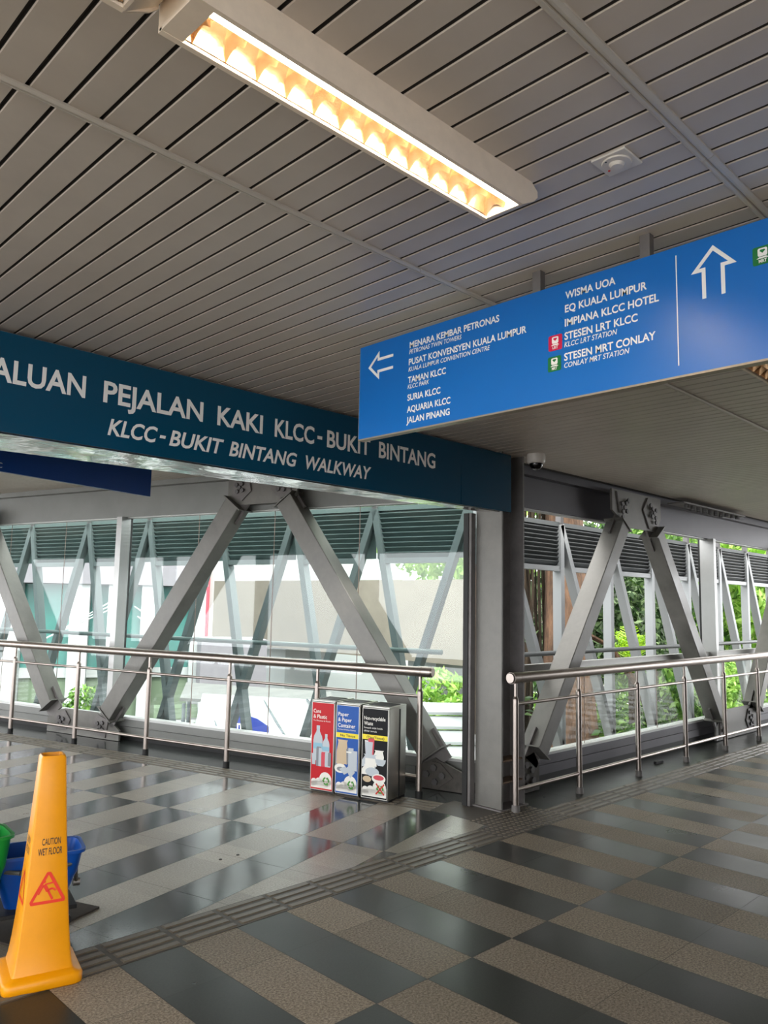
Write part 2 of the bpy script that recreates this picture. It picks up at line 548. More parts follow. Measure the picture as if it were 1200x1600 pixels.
tactile('trim_2', [(-0.30 + 0.312 * k, -0.30 + 0.312 * (k + 1), -0.335, -0.05) for k in range(0, 36)], WL)
# warning studs where the two strips meet by the column
mb = MB()
mb.k = 1
mb.box(4.56, 5.40, YB, YT, -0.003, 0.0012)
mb.box(4.70, 5.40, YT, 3.80, -0.003, 0.0011)
mb.box(4.72, 5.08, 3.80, 4.26, -0.003, 0.0010)
mb.k = 0
for ix in range(17):
    for iy in range(9):
        x, y = 4.585 + 0.05 * ix, YB + 0.028 + 0.05 * iy
        if x < 4.72 and y > YT: continue
        mb.tube((x, y, 0.001), (x, y, 0.006), 0.0165, 8, 0.011)
struct('trim_3', mb, [M['tactile'], M['tac_gap']], smooth=0)

# two small floor screw heads seen on the branch floor
for k, (x, y) in enumerate(((2.846, 4.272), (2.975, 4.273))):
    mb = MB()
    mb.tube((x, y, 0.0002), (x, y, 0.0035), 0.011, 12, 0.009)
    tag(obj('floor_bolt', mb, M['black']), ('left' if k == 0 else 'right') + ' one of two dark bolt heads in the polished branch floor', 'bolt')

mb = MB()
mb.box(7.82, 7.95, 3.86, 3.89, 0.001, .03); mb.tube((7.95, 3.875, .016), (7.985, 3.872, .012), .012, 10)
tag(obj('floor_bracket', mb, M['black'], bevel=.003), 'small black metal bracket lying on the floor behind the right railing', 'stop')  # loose dark bracket on the floor

# ------------------------------------------------------------------ ceilings
ZC = 2.86
def slats(mb, fr, a0, a1, pitch, off, n0, n1):
    k0, k1 = math.floor((a0 - off) / pitch), math.ceil((a1 - off) / pitch)
    prof = []
    for k in range(k0, k1):
        x = off + k * pitch
        prof += [(x, ZC), (x, ZC + 0.016), (x + 0.0125, ZC + 0.016), (x + 0.0125, ZC + 0.003), (x + 0.0148, ZC)]
    prof = [(x, z) for x, z in prof if a0 <= x <= a1]
    nv = len(prof)
    vs = [fr(x, n0, z) for x, z in prof] + [fr(x, n1, z) for x, z in prof]
    fs, mi = [], []
    for i in range(nv - 1):
        fs.append((i, i + 1, nv + i + 1, nv + i))
        deep = max(prof[i][1], prof[i + 1][1]) > ZC + 0.01
        mi.append(1 if deep else 0)
    o = len(mb.v)
    mb.v += [tuple(map(float, p)) for p in vs]
    mb.f += [tuple(j + o for j in f) for f in fs]
    mb.mi += mi
mb = MB()
FI = lambda a, n, z: (a, n, z)
slats(mb, FI, -4, 15.6, 0.0953, 0.607, -1.7, 0.83)
slats(mb, FI, -4, 15.6, 0.0953, 0.607, 0.83, 1.925)
slats(mb, FI, -4, 15.6, 0.0953, 0.592, 1.925, 3.97)
mb.k = 1
mb.box(-4, 15.6, -1.7, 4.3, ZC + 0.02, ZC + 0.22)
struct('ceiling', mb, [M['ceil'], M['groove']], recalc=False, smooth=0)
mb = MB()
ZCL = 2.955
def FL(a, n, z): return WL(a, n, z + ZCL - ZC)
slats(mb, FL, 0.2, 14, 0.0953, 0.3, -5.2, 0.44)
mb.k = 1
q = [(0.25, -5.2), (14, -5.2), (14, 0.46), (0.25, 0.46)]
mb.hexa([WL(a, n, ZCL + .02) for a, n in q] + [WL(a, n, ZCL + .2) for a, n in q])
struct('ceiling_left', mb, [M['ceil'], M['groove']], recalc=False, smooth=0)
# ceiling cover strips
def crail(name, y, wd):
    mb = MB()
    segs = [(-4, 0.2), (0.2, 2.06), (2.06, 4.9), (4.9, 8.5), (8.5, 15.6)]
    for a0, a1 in segs:
        p = [(y - wd, ZC + .001), (y - wd, ZC - .006), (y - wd * .55, ZC - .012), (y - wd * .2, ZC - .012), (y - wd * .1, ZC - .007), (y + wd * .1, ZC - .007), (y + wd * .2, ZC - .012), (y + wd * .55, ZC - .012), (y + wd, ZC - .006), (y + wd, ZC + .001)]
        mb.loft([[(a0 + .0015, u, z) for u, z in p], [(a1 - .0015, u, z) for u, z in p]])
    return struct(name, mb, M['ceil_rail'], smooth=20)
crail('trim_4', 1.925, 0.013)
crail('trim_5', 0.83, 0.02)

# ------------------------------------------------------------------ walls: header, sill, column
def wall(name, fr, a0, a1, zt, zh, zs, na, hm):
    mb = MB()
    mb.box(a0, a1, na + .20, na + .44, zt - .06, zt + .02, fr)           # top flange
    mb.box(a0, a1, na + .285, na + .31, zh + .05, zt - .05, fr)          # web
    mb.box(a0, a1, na + .268, na + .36, zh, zh + .052, fr)              # bottom flange
    mb.k = 1
    mb.box(a0, a1, na + .29, na + .37, zh - .012, zh + .03, fr)         # glazing head
    mb.box(a0, a1, na + .265, na + .38, zs - .024, zs, fr)              # sill
    mb.k = 0
    mb.box(a0, a1, na + .275, na + .36, zs - .105, zs - .026, fr)
    mb.box(a0, a1, na + .268, na + .36, zs - .19, zs - .108, fr)
    mb.k = 2
    mb.box(a0, a1, na + .30, na + .36, -0.3, zs - .19, fr)  # black face paints the shadow gap beneath the sill
    return struct(name, mb, [hm, M['sill'], M['black']], smooth=0)
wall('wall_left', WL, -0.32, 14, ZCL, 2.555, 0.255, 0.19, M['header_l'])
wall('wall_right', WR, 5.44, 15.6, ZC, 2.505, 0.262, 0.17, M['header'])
# far side of the branch and near side behind the camera: sill and header, the back partly closed against light
mb = MB()
def WF(a, n, z): return WL(a, -4.7 - n, z)
mb.box(0.6, 14, .3, .6, 2.5, 3.15, WF); mb.box(0.6, 14, .3, .6, -.3, .3, WF)
for a in (1.5, 4.0, 6.5, 9.0, 11.5): mb.box(a, a + .2, .3, .5, .3, 2.5, WF)
struct('wall_far', mb, M['header'], smooth=0)
mb = MB()
def WB(a, n, z): return (a, -1.32 - n, z)
mb.box(-4, 15.6, .2, .38, 2.5, 3.08, WB); mb.box(-4, 15.6, .2, .38, -.35, .3, WB); mb.box(1.0, 15.6, .2, .36, .3, 2.5, WB)  # unseen solid stretch added to block fill light from behind
for a in (-3, -.6): mb.box(a, a + .2, .2, .36, .3, 2.5, WB)
struct('wall_back', mb, M['header'], smooth=0)
mb = MB()
mb.box(-4, 0.45, 4.0, 4.25, 2.4, 3.08); mb.box(-4, .45, 4.0, 4.25, -.35, .3)
mb.box(.25, .45, 3.95, 4.2, .3, 2.4); mb.box(-2.2, -2.0, 4.0, 4.2, .3, 2.4)
struct('wall_front', mb, M['header'], smooth=0)
# door jamb strip beside the column
mb = MB()
mb.box(5.035, 5.095, 4.065, 4.13, 0.0, 2.36); mb.k = 1
mb.box(5.026, 5.036, 4.09, 4.14, 0.0, 2.36)
struct('trim_6', mb, [M['steel_dark'], M['black']], smooth=0)

# H column
t = thing('steel_column', (5.25, 3.93, 0), 'grey steel H column standing where the two railings meet', 'column')
mb = MB(); mb.box(5.098, 5.116, 3.80, 4.062, .006, ZC)
obj('flange', mb, M['steel'], t)
mb = MB(); mb.box(5.394, 5.412, 3.80, 4.062, .006, ZC)
obj('flange', mb, M['steel_dark'], t)
mb = MB(); mb.box(5.116, 5.394, 3.935, 3.950, .006, ZC)
obj('web', mb, M['steel_dark'], t)
for z in (.20, .365):
    mb = MB(); mb.box(5.116, 5.394, 3.812, 3.935, z, z + .012)
    tag(obj('stiffener_plate', mb, M['rust'], t), 'rust stained stiffener plate')
mb = MB(); mb.tube((5.2, 3.90, .01), (5.2, 3.90, 2.8), .009, 10)
obj('conduit', mb, M['alu'], t)
mb = MB(); mb.box(5.07, 5.44, 3.785, 4.08, 0.0, .012)
obj('base_plate', mb, M['steel_dark'], t)

# ------------------------------------------------------------------ glazing and mullions
def pane(parent, fr, a0, a1, n, z0, z1, mt):
    mb = MB(); mb.box(a0, a1, n - .004, n + .004, z0, z1, fr)
    o = obj('glass_pane', mb, mt, parent, smooth=0)
    return o
def window(name, fr, a0, a1, n, z0, z1, cuts, mt, jt=True):
    t = bpy.data.objects.new(name, None)
    b = fr((a0 + a1) / 2, n, z0)
    t.location = b; t['_base'] = [float(q) for q in b]; t['kind'] = 'structure'
    C.objects.link(t)
    e = [a0] + list(cuts) + [a1]
    for x, y in zip(e[:-1], e[1:]): pane(t, fr, x + .003, y - .003, n, z0, z1, mt)
    for x in cuts:
        mb = MB(); mb.box(x - .003, x + .003, n - .003, n + .003, z0, z1, fr)
        obj('silicone_joint', mb, M['joint'], t, smooth=0)
    return t
window('window_1', WL, -0.27, 4.135, 0.51, 0.255, 2.545, (0.92, 1.97, 3.03), M['glass_teal'])
window('window_2', WL, 4.23, 9.0, 0.51, 0.255, 2.545, (5.27, 6.36, 7.45), M['glass_teal'])
window('window_3', WR, 5.45, 10.0, 0.48, 0.262, 1.0, (7.0, 8.55), M['glass_clear'])
window('window_4', WR, 10.08, 15.4, 0.48, 0.262, 1.0, (11.6, 13.2), M['glass_clear'])
mb = MB(); mb.box(4.14, 4.225, .39, .53, .255, 2.555, WL)
struct('trim_7', mb, M['alu'], smooth=0)
mb = MB(); mb.box(4.14, 4.225, .53, .56, .255, 2.555, WL)
struct('trim_8', mb, M['black'], smooth=0)
mb = MB(); mb.box(10.0, 10.07, .38, .56, .262, 2.505, WR); mb.k = 1; mb.box(10.0, 10.07, .56, .585, .262, 2.505, WR)
struct('trim_9', mb, [M['alu'], M['black']], smooth=0)
for nm, a0, a1 in (('trim_10', 5.44, 9.98), ('trim_11', 10.07, 15.5)):
    mb = MB(); mb.box(a0, a1, .45, .52, 1.0, 1.065, WR)
    struct(nm, mb, M['alu'], smooth=0)

# ------------------------------------------------------------------ truss braces
def brace(fr, A, N, p0, p1, n0, n1, wd, label, top=True, bot=True, dark=None):
    a0, z0 = p0; a1, z1 = p1
    P0, P1 = Vector(fr(a0, (n0 + n1) / 2, z0)), Vector(fr(a1, (n0 + n1) / 2, z1))
    ax = (P1 - P0).normalized()
    side = ax.cross(N).normalized()
    t = thing('diagonal_brace', tuple(P0), label, 'brace', 'diagonal truss braces')
    mb = MB(); mb.bar(P0 + ax * .012, P1 - ax * .012, side, N, wd / 2, (n1 - n0) / 2)
    obj('box_tube', mb, dark or M['steel'], t, bevel=.006)
    for on, P, s in ((bot, P0, 1), (top, P1, -1)):
        if not on: continue
        mb = MB(); mb.bar(P, P + ax * .012 * s, side, N, wd / 2 + .035, (n1 - n0) / 2 + .012)
        obj('end_plate', mb, M['steel'], t)
        mb = MB(); mb.bar(P - ax * .10 * s, P + ax * .19 * s, side, N, wd / 2 + .03, .012)
        obj('knife_plate', mb, M['steel_dark'], t)
    return t
brace(WL, LA, LN, (5.09, .31), (6.74, 2.65), .25, .45, .185, 'grey diagonal brace leaning out at the far left picture edge')
brace(WL, LA, LN, (4.09, .29), (2.34, 2.62), .25, .45, .20, 'grey diagonal brace behind the left railing, leaning to the right', )
brace(WL, LA, LN, (0.0, .29), (1.68, 2.63), .25, .45, .20, 'stained grey diagonal brace coming down behind the three bins')
brace(WR, RA, RN, (5.87, .33), (7.42, 2.46), .21, .41, .155, 'grey diagonal brace rising from beside the steel column')
brace(WR, RA, RN, (9.74, .31), (8.17, 2.44), .21, .41, .155, 'pale grey diagonal brace falling to the right beyond the column')
brace(WR, RA, RN, (10.93, .33), (12.5, 2.46), .21, .41, .155, 'grey diagonal brace cut by the right picture edge')

def bolts(parent, fr, pts, n, r=.021, h=.018):
    for (a, z) in pts:
        mb = MB()
        p0, p1 = Vector(fr(a, n, z)), Vector(fr(a, n - h, z))
        mb.tube(p0, p1, r, 6)
        obj('bolt', mb, M['bolt'], parent, smooth=0)
def quin(a, z, da, dz, s=.055):
    # five bolts in a slanted group
    return [(a, z), (a + da * s, z + dz * s), (a - da * s, z - dz * s), (a + dz * s, z - da * s), (a - dz * s, z + da * s)]
def gusset(fr, poly, n, label, groups, splices=(), rust=False):
    c = fr(sum(p[0] for p in poly) / len(poly), n, min(p[1] for p in poly))
    t = thing('gusset_plate', c, label, 'gusset plate', 'bolted gusset plates')
    mb = MB(); mb.prism(poly, lambda u, v, d: fr(u, n + d, v), -.012, .012)
    obj('plate', mb, M['dirty'] if rust else M['steel'], t)
    for sp_ in splices:
        mb = MB(); mb.prism(sp_, lambda u, v, d: fr(u, n - .012 + d, v), -.014, 0)
        obj('splice_plate', mb, M['dirty'] if rust else M['steel_dark'], t)
    for g in groups: bolts(t, fr, g, n - .026 if splices else n - .012, .03 if rust else .024)
    return t
gusset(WL, [(3.93, .005), (5.16, .005), (5.16, .17), (5.0, .26), (4.86, .29), (4.30, .29), (4.16, .25), (3.93, .12)], .35,
       'bolted gusset plate at floor level between two left braces',
       [quin(4.90, .14, .6, .8), quin(4.22, .14, -.6, .8)],
       [[(4.98, .02), (4.80, .06), (4.74, .17), (4.84, .27), (5.02, .22)], [(4.14, .02), (4.32, .06), (4.38, .17), (4.28, .27), (4.10, .22)]])
gusset(WL, [(.17, .005), (.17, .18), (-.02, .27), (-.06, .25), (-.31, .16), (-.31, .005)], .33, 'dirty dark gusset plate between the bins and the column',
       [[(-.02, .19), (.05, .13), (-.10, .13), (-.03, .07)]],
       [[(.11, .10), (.02, .02), (-.06, .02), (-.20, .12), (-.08, .23), (0.0, .24)]], True)
gusset(WL, [(2.46, 2.93), (1.55, 2.93), (1.55, 2.66), (1.72, 2.60), (2.30, 2.60), (2.46, 2.66)], .33, 'bolted gusset plate under the left beam where two braces meet',
       [quin(2.29, 2.78, .6, -.8, .05), quin(1.74, 2.77, -.6, -.8, .05)],
       [[(2.40, 2.69), (2.26, 2.64), (2.14, 2.74), (2.16, 2.86), (2.38, 2.88)], [(1.62, 2.69), (1.76, 2.64), (1.88, 2.74), (1.86, 2.86), (1.64, 2.88)]])
gusset(WR, [(5.66, .005), (5.94, .005), (5.94, .22), (5.86, .33), (5.72, .30), (5.66, .22)], .31, 'bolted gusset plate at floor level beside the column',
       [[(5.74, .24), (5.82, .19), (5.74, .14), (5.84, .10), (5.76, .06)]], [], True)
gusset(WR, [(7.22, 2.82), (8.30, 2.82), (8.30, 2.58), (8.16, 2.44), (7.56, 2.44), (7.22, 2.60)], .275, 'bolted gusset plate under the right beam where two braces meet',
       [quin(7.44, 2.64, .6, .8, .06) + [(7.40, 2.54), (7.52, 2.72)], quin(8.10, 2.64, -.6, .8, .06) + [(8.14, 2.54), (8.02, 2.72)]],
       [[(7.30, 2.80), (7.34, 2.80), (7.42, 2.58), (7.36, 2.58)], [(7.98, 2.80), (8.02, 2.80), (7.92, 2.66), (8.04, 2.46), (8.0, 2.46), (7.87, 2.66)]])
gusset(WR, [(9.72, .01), (11.05, .01), (11.05, .24), (10.86, .36), (9.90, .36), (9.72, .26)], .31, 'bolted gusset plate at floor level near the right picture edge',
       [quin(9.92, .16, -.6, .8, .06), quin(10.80, .17, .6, .8, .06) + [(10.74, .27), (10.86, .07)]],
       [[(9.80, .04), (9.98, .08), (10.04, .18), (9.98, .28), (9.82, .30)], [(10.94, .04), (10.72, .06), (10.64, .18), (10.72, .32), (10.94, .32)]])
# splice with a row of bolts under the right beam
t = thing('splice_plate', WR(9.2, .27, 2.70), 'bolted splice plate on the right beam, studded along its edge', 'splice plate')
mb = MB(); mb.box(8.55, 10.35, .10, .30, 2.795, 2.812, WR); obj('plate', mb, M['steel_dark'], t)
for k in range(10):
    for q in range(2 if 2 <= k <= 7 else 1):
        mb = MB(); x = 8.70 + .165 * k
        mb.tube(WR(x, .14 + .07 * q, 2.795), WR(x, .14 + .07 * q, 2.755), .026, 6)
        obj('bolt', mb, M['bolt'], t, smooth=0)

# ------------------------------------------------------------------ outer louvred screens
def screen(fr, A, N, tops, z0, zt, zl, n, dpost, ddiag, zpipe, label, ends, fm, lm):
    t = thing('louvered_screen', fr((tops[0] + tops[-1]) / 2, n, z0), label, 'screen')
    zr = zt - z0
    hw = .036
    for a in tops:
        for d, nm in ((dpost, 'post'), (ddiag, 'raking_strut')):
            P0, P1 = Vector(fr(a + d * zr, n, z0)), Vector(fr(a, n, zt))
            ax = (P1 - P0).normalized(); side = ax.cross(N).normalized()
            mb = MB(); mb.bar(P0, P1, side, N, hw, .055)
            obj(nm, mb, fm, t, smooth=0)
        mb = MB(); mb.box(a - .03, a + .03, n - .05, n + .02, zt, zt + .10, fr)
        obj('bracket', mb, M['bolt'], t, smooth=0)
    mb = MB(); mb.box(ends[0], ends[1], n - .03, n + .05, zt - .02, zt + .03, fr)
    obj('top_rail', mb, lm, t, smooth=0)
    # louvre panels: between post i and strut of its neighbour
    for i, a in enumerate(tops):
        lo, hi = (a, tops[i + 1]) if i + 1 < len(tops) else (a, a + 1.12)
        mb = MB()
        def edge(z):
            h = zt - z
            l1 = lo + max(dpost, ddiag) * h
            r1 = hi + min(dpost, ddiag) * h
            return l1, r1
        nb = 9
        for k in range(nb):
            z = zl + .06 + (zt - .05 - zl - .06) * (k + .5) / nb
            l1, r1 = edge(z)
            if r1 - l1 < .1: continue
            hz, hn = .030, .028
            q = [(l1, n - hn, z + hz), (r1, n - hn, z + hz), (r1, n + hn, z - hz), (l1, n + hn, z - hz)]
            mb.hexa([fr(a_, n_, z_ - .004) for a_, n_, z_ in q] + [fr(a_, n_, z_ + .004) for a_, n_, z_ in q])
        mb.box(edge(zt - .03)[0], edge(zt - .03)[1], n + .034, n + .038, zl + .05, zt - .02, fr)
        obj('louver_panel', mb, lm, t, smooth=0)
        l1, r1 = edge(zl)
        mb = MB(); mb.box(l1, r1, n - .045, n + .045, zl, zl + .055, fr)
        obj('louver_frame', mb, fm, t, smooth=0)
        mb = MB(); mb.bar(fr(l1 + .03, n, zl), fr(l1 + .03 + (max(dpost, ddiag)) * (zl - .9), n, .9), A, N, .028, .045)
    mb = MB(); mb.tube(fr(ends[0] + .35, n - .09, zpipe), fr(ends[1] - .2, n - .09, zpipe), .026, 12)
    obj('pipe_rail', mb, lm, t)
    return t
screen(WL, LA, LN, [.04, 1.14, 2.2, 3.3, 4.5, 5.65, 6.85, 8.0], -.30, 2.60, 2.02, 1.2, -.20, .345, 1.125,
       'grey louvred screen on raking struts outside the left glazing', (-.05, 9.1), M['screen_l'], M['screen_t'])
screen(WR, RA, RN, [6.56, 7.68, 8.79, 9.88, 11.0, 12.1, 13.2, 14.3], -.30, 2.53, 2.0, 1.2, 0.0, .445, 1.09,
       'grey louvred screen on slanted struts outside the right openings', (6.40, 15.4), M['screen_r'], M['screen'])

# ------------------------------------------------------------------ railings
def railing(fr, A, a_posts, a0, a1, label, capend):
    t = thing('railing', fr((a0 + a1) / 2, 0, 0), label, 'railing')
    H = 1.03
    mb = MB(); mb.tube(fr(a0 + .09 * capend, 0, H), fr(a1, 0, H), .041, 24)
    obj('handrail', mb, M['stainless'], t)
    mb = MB()
    mb.tube(fr(a0, 0, H), fr(a0 + .012 * capend, 0, H), .037, 24, .044)
    mb.tube(fr(a0 + .012 * capend, 0, H), fr(a0 + .10 * capend, 0, H), .0455, 24)
    mb.tube(fr(a0 + .104 * capend, 0, H), fr(a0 + .13 * capend, 0, H), .044, 24)
    obj('end_cap', mb, M['stainless'], t)
    lo, hi = min(a_posts), max(a_posts)
    for z, r, nm in ((.825, .014, 'middle_bar'), (.168, .0155, 'lower_bar')):
        mb = MB(); mb.tube(fr(lo, 0, z), fr(max(a1, hi) if capend > 0 else hi, 0, z), r, 12)
        obj(nm, mb, M['stainless'], t)
    for a in a_posts:
        mb = MB()
        mb.tube(fr(a, 0, 0.0), fr(a, 0, .05), .029, 14)
        mb.tube(fr(a, 0, .05), fr(a, 0, .865), .0245, 14)
        mb.tube(fr(a, 0, .865), fr(a, 0, .885), .0245, 14, .015)
        mb.tube(fr(a, 0, .885), fr(a, 0, 1.0), .0145, 12)
        p = obj('post', mb, M['stainless'], t)
        mb = MB(); mb.tube(fr(a, 0, 0), fr(a, 0, .055), .032, 14)
        obj('foot', mb, M['black'] if fr is WL else M['steel_dark'], p)
    return t
railing(WL, LA, [-.03, 1.02, 2.06, 3.15, 4.25, 5.37, 6.45, 7.5], -.15, 8.2, 'stainless steel railing along the left branch windows', 1)
railing(WR, RA, [5.174, 6.107, 7.17, 8.21, 9.24, 10.27, 11.3, 12.33, 13.36, 14.39], 5.10, 15.3, 'stainless steel railing starting in front of the steel column', 1)

# ------------------------------------------------------------------ fascia sign over the branch
t = thing('fascia_sign', (2.8, 3.8, 2.36), 'teal overhead fascia sign with large white walkway name', 'sign')
mb = MB(); mb.box(.3, 4.565, 3.79, 3.815, 2.362, 2.838)
obj('sign_panel', mb, M['sign_navy'], t, smooth=0)
mb = MB()
q = [(4.567, 3.787, 2.362), (5.207, 3.785, 2.362), (5.207, 3.812, 2.362), (4.567, 3.812, 2.362), (4.567, 3.792, 2.838), (5.207, 3.787, 2.838), (5.207, 3.815, 2.838), (4.567, 3.815, 2.838)]
mb.hexa(q)
obj('end_panel', mb, M['sign_navy'], t, smooth=0)
mb = MB()
q = [(.3, 3.815), (5.09, 3.815), (5.03, 3.91), (.3, 4.37)]
mb.hexa([(x, y, 2.356) for x, y in q] + [(x, y, 2.372) for x, y in q])
tag(obj('soffit', mb, M['chrome'], t, smooth=0), 'polished metal soffit')
mb = MB()
q = [(.3, 3.82), (5.09, 3.82), (5.03, 3.9), (.3, 4.34)]
mb.hexa([(x, y, 2.374) for x, y in q] + [(x, y, 2.85) for x, y in q])
obj('box_frame', mb, M['steel_dark'], t, smooth=0)
FS = frame_fn((0, 3.79, 0), (1, 0, 0), (0, 0, 1), (0, -1, 0))
WT = .022
for s, x0, x1 in (('LALUAN', 1.095, 1.605), ('PEJALAN', 1.699, 2.285), ('KAKI', 2.379, 2.697), ('KLCC', 2.787, 3.099), ('-', 3.125, 3.165), ('BUKIT', 3.206, 3.594), ('BINTANG', 3.677, 4.264)):
    mb = MB(); text_into(mb, s, FS, x0, x1, 2.601 if s != '-' else 2.615, .106, .0015, 0, WT)
    obj('lettering', mb, M['letters'], t, recalc=False, smooth=0)
for s, x0, x1 in (('KLCC', 1.733, 2.012), ('-', 2.025, 2.062), ('BUKIT', 2.083, 2.430), ('BINTANG', 2.468, 2.965), ('WALKWAY', 3.034, 3.608)):
    mb = MB(); text_into(mb, s, FS, x0, x1, 2.434 if s != '-' else 2.445, .082, .0015, .22, WT)
    tag(obj('lettering', mb, M['letters'], t, recalc=False, smooth=0), 'slanted word of the second line')

# deep blue sign hanging further in the branch
t = thing('hanging_sign', WL(2.0, -2.9, 2.47), 'dark navy sign hanging in the branch under the fascia', 'sign')
mb = MB(); mb.box(1.985, 2.015, -4.2, -1.215, 2.475, 2.80, WL)
obj('panel', mb, M['sign_deep'], t, smooth=0)
for n in (-1.6, -3.8):
    mb = MB(); mb.box(1.985, 2.015, n, n + .04, 2.80, ZCL, WL); obj('hanger', mb, M['steel_dark'], t)
FD = frame_fn(WL(1.985, 0, 0), LN, ZV, -LA)
mb = MB(); text_into(mb, 'KLCC', FD, -2.73, -2.608, 2.500, .036, .0015)
obj('lettering', mb, M['letters'], t, recalc=False, smooth=0)

# ------------------------------------------------------------------ hanging direction sign
SX = 2.37
t = thing('direction_sign', (2.385, 1.33, 2.34), 'bright blue hanging direction sign with arrows and place names', 'sign')
mb = MB(); mb.box(SX, 2.40, .06, 2.578, 2.343, 2.776)
obj('panel', mb, M['sign_blue'], t, smooth=0)
mb = MB(); mb.box(SX - .001, 2.402, .06, 2.580, 2.336, 2.343); mb.box(SX, 2.402, 2.578, 2.581, 2.336, 2.776)
obj('edge_trim', mb, M['sign_edge'], t, smooth=0)
for y in (1.61, 1.175, .45):
    mb = MB(); mb.box(2.375, 2.405, y - .018, y + .018, 2.776, ZC); obj('hanger_post', mb, M['steel_dark'], t)
FD = frame_fn((SX, 0, 0), (0, -1, 0), (0, 0, 1), (-1, 0, 0))
rows = [("MENARA KEMBAR PETRONAS", 2.261, 1.779, 2.7045, 0), ("PETRONAS TWIN TOWERS", 2.263, 1.969, 2.678, 1),
        ("PUSAT KONVENSYEN KUALA LUMPUR", 2.265, 1.651, 2.629, 0), ("KUALA LUMPUR CONVENTION CENTRE", 2.266, 1.824, 2.600, 1),
        ("TAMAN KLCC", 2.268, 2.052, 2.549, 0), ("KLCC PARK", 2.270, 2.144, 2.5235, 1), ("SURIA KLCC", 2.270, 2.081, 2.471, 0),
        ("AQUARIA KLCC", 2.272, 2.026, 2.419, 0), ("JALAN PINANG", 2.274, 2.029, 2.3715, 0),
        ("WISMA UOA", 1.481, 1.281, 2.713, 0), ("EQ KUALA LUMPUR", 1.483, 1.167, 2.6625, 0), ("IMPIANA KLCC HOTEL", 1.484, 1.126, 2.610, 0),
        ("STESEN LRT KLCC", 1.486, 1.202, 2.560, 0), ("KLCC LRT STATION", 1.487, 1.278, 2.5325, 1),
        ("STESEN MRT CONLAY", 1.488, 1.140, 2.4825, 0), ("CONLAY MRT STATION", 1.488, 1.234, 2.4555, 1)]
for s, y0, y1, z, it in rows:
    mb = MB(); text_into(mb, s, FD, -y0, -y1, z, .0185 if it else .0265, .0012, .2 if it else 0, .010 if it else .022)
    obj('lettering', mb, M['letters'], t, recalc=False, smooth=0)
def stroke(mb, pts, wd, fr, d):
    """mitred open polyline of constant width"""
    P = [Vector((x, y)) for x, y in pts]
    L, R = [], []
    for i, p in enumerate(P):
        d0 = (p - P[i - 1]).normalized() if i else None
        d1 = (P[i + 1] - p).normalized() if i + 1 < len(P) else None
        if d0 is None: d0 = d1
        if d1 is None: d1 = d0
        n0, n1 = Vector((-d0.y, d0.x)), Vector((-d1.y, d1.x))
        mt = (n0 + n1)
        mt = mt / max(.35, mt.dot(n0))
        L.append(p + mt * wd / 2); R.append(p - mt * wd / 2)
    n = len(P)
    mb.add([fr(p.x, p.y, d) for p in L + R], [(i, i + 1, n + i + 1, n + i) for i in range(n - 1)])
    return mb
mb = MB(); stroke(mb, [(-.976, 2.576), (-.976, 2.672), (-1.004, 2.672), (-.945, 2.735), (-.886, 2.672), (-.916, 2.672), (-.916, 2.576)], .0125, FD, .0012)
obj('up_arrow', mb, M['letters'], t, recalc=False, smooth=0)
mb = MB(); stroke(mb, [(-2.361, 2.696), (-2.455, 2.696), (-2.455, 2.722), (-2.512, 2.668), (-2.455, 2.615), (-2.455, 2.641), (-2.361, 2.641)], .0125, FD, .0012)
obj('left_arrow', mb, M['letters'], t, recalc=False, smooth=0)
mb = MB(); mb.add([FD(-1.0665, 2.376, .0012), FD(-1.0628, 2.376, .0012), FD(-1.0628, 2.747, .0012), FD(-1.0665, 2.747, .0012)], [(0, 1, 2, 3)])
obj('divider_line', mb, M['letters'], t, recalc=False, smooth=0)
def rrect(x0, x1, y0, y1, r, n=4):
    out = []
    for cx, cy, a in ((x1 - r, y1 - r, 0), (x0 + r, y1 - r, 90), (x0 + r, y0 + r, 180), (x1 - r, y0 + r, 270)):
        for k in range(n + 1):
            q = math.radians(a + 90 * k / n); out.append((cx + r * math.cos(q), cy + r * math.sin(q)))
    return out
def flat(mb, poly, fr, d, mi=None):
    mb.add([fr(x, y, d) for x, y in poly], [tuple(range(len(poly)))], mi)
def train_icon(parent, x, z, sz, mt, word):
    mb = MB()
    h = sz / 2
    flat(mb, rrect(x - h, x + h, z - h, z + h, .006), FD, .0012, 0)
    flat(mb, rrect(x - h * .48, x + h * .48, z - h * .10, z + h * .78, .005), FD, .0018, 1)
    flat(mb, [(x - h * .3, z + h * .5), (x, z + h * .22), (x + h * .3, z + h * .5), (x + h * .2, z + h * .62), (x - h * .2, z + h * .62)], FD, .0022, 0)
    flat(mb, [(x - h * .62, z - h * .34), (x + h * .62, z - h * .34), (x + h * .34, z - h * .16), (x - h * .34, z - h * .16)], FD, .0018, 1)
    text_into(mb, word, FD, x - h * .4, x + h * .4, z - h * .78, h * .34, .0018, 0, .03, 1)
    return obj('train_icon', mb, [mt, M['letters']], parent, recalc=False, smooth=0)
tag(train_icon(t, -1.525, 2.559, .058, M['red_icon'], 'LRT'), 'red train icon')
tag(train_icon(t, -1.529, 2.480, .056, M['green_icon'], 'MRT'), 'green train icon beside the lower station name')
tag(train_icon(t, -.797, 2.664, .058, M['green_icon'], 'MRT'), 'green train icon at the right end')

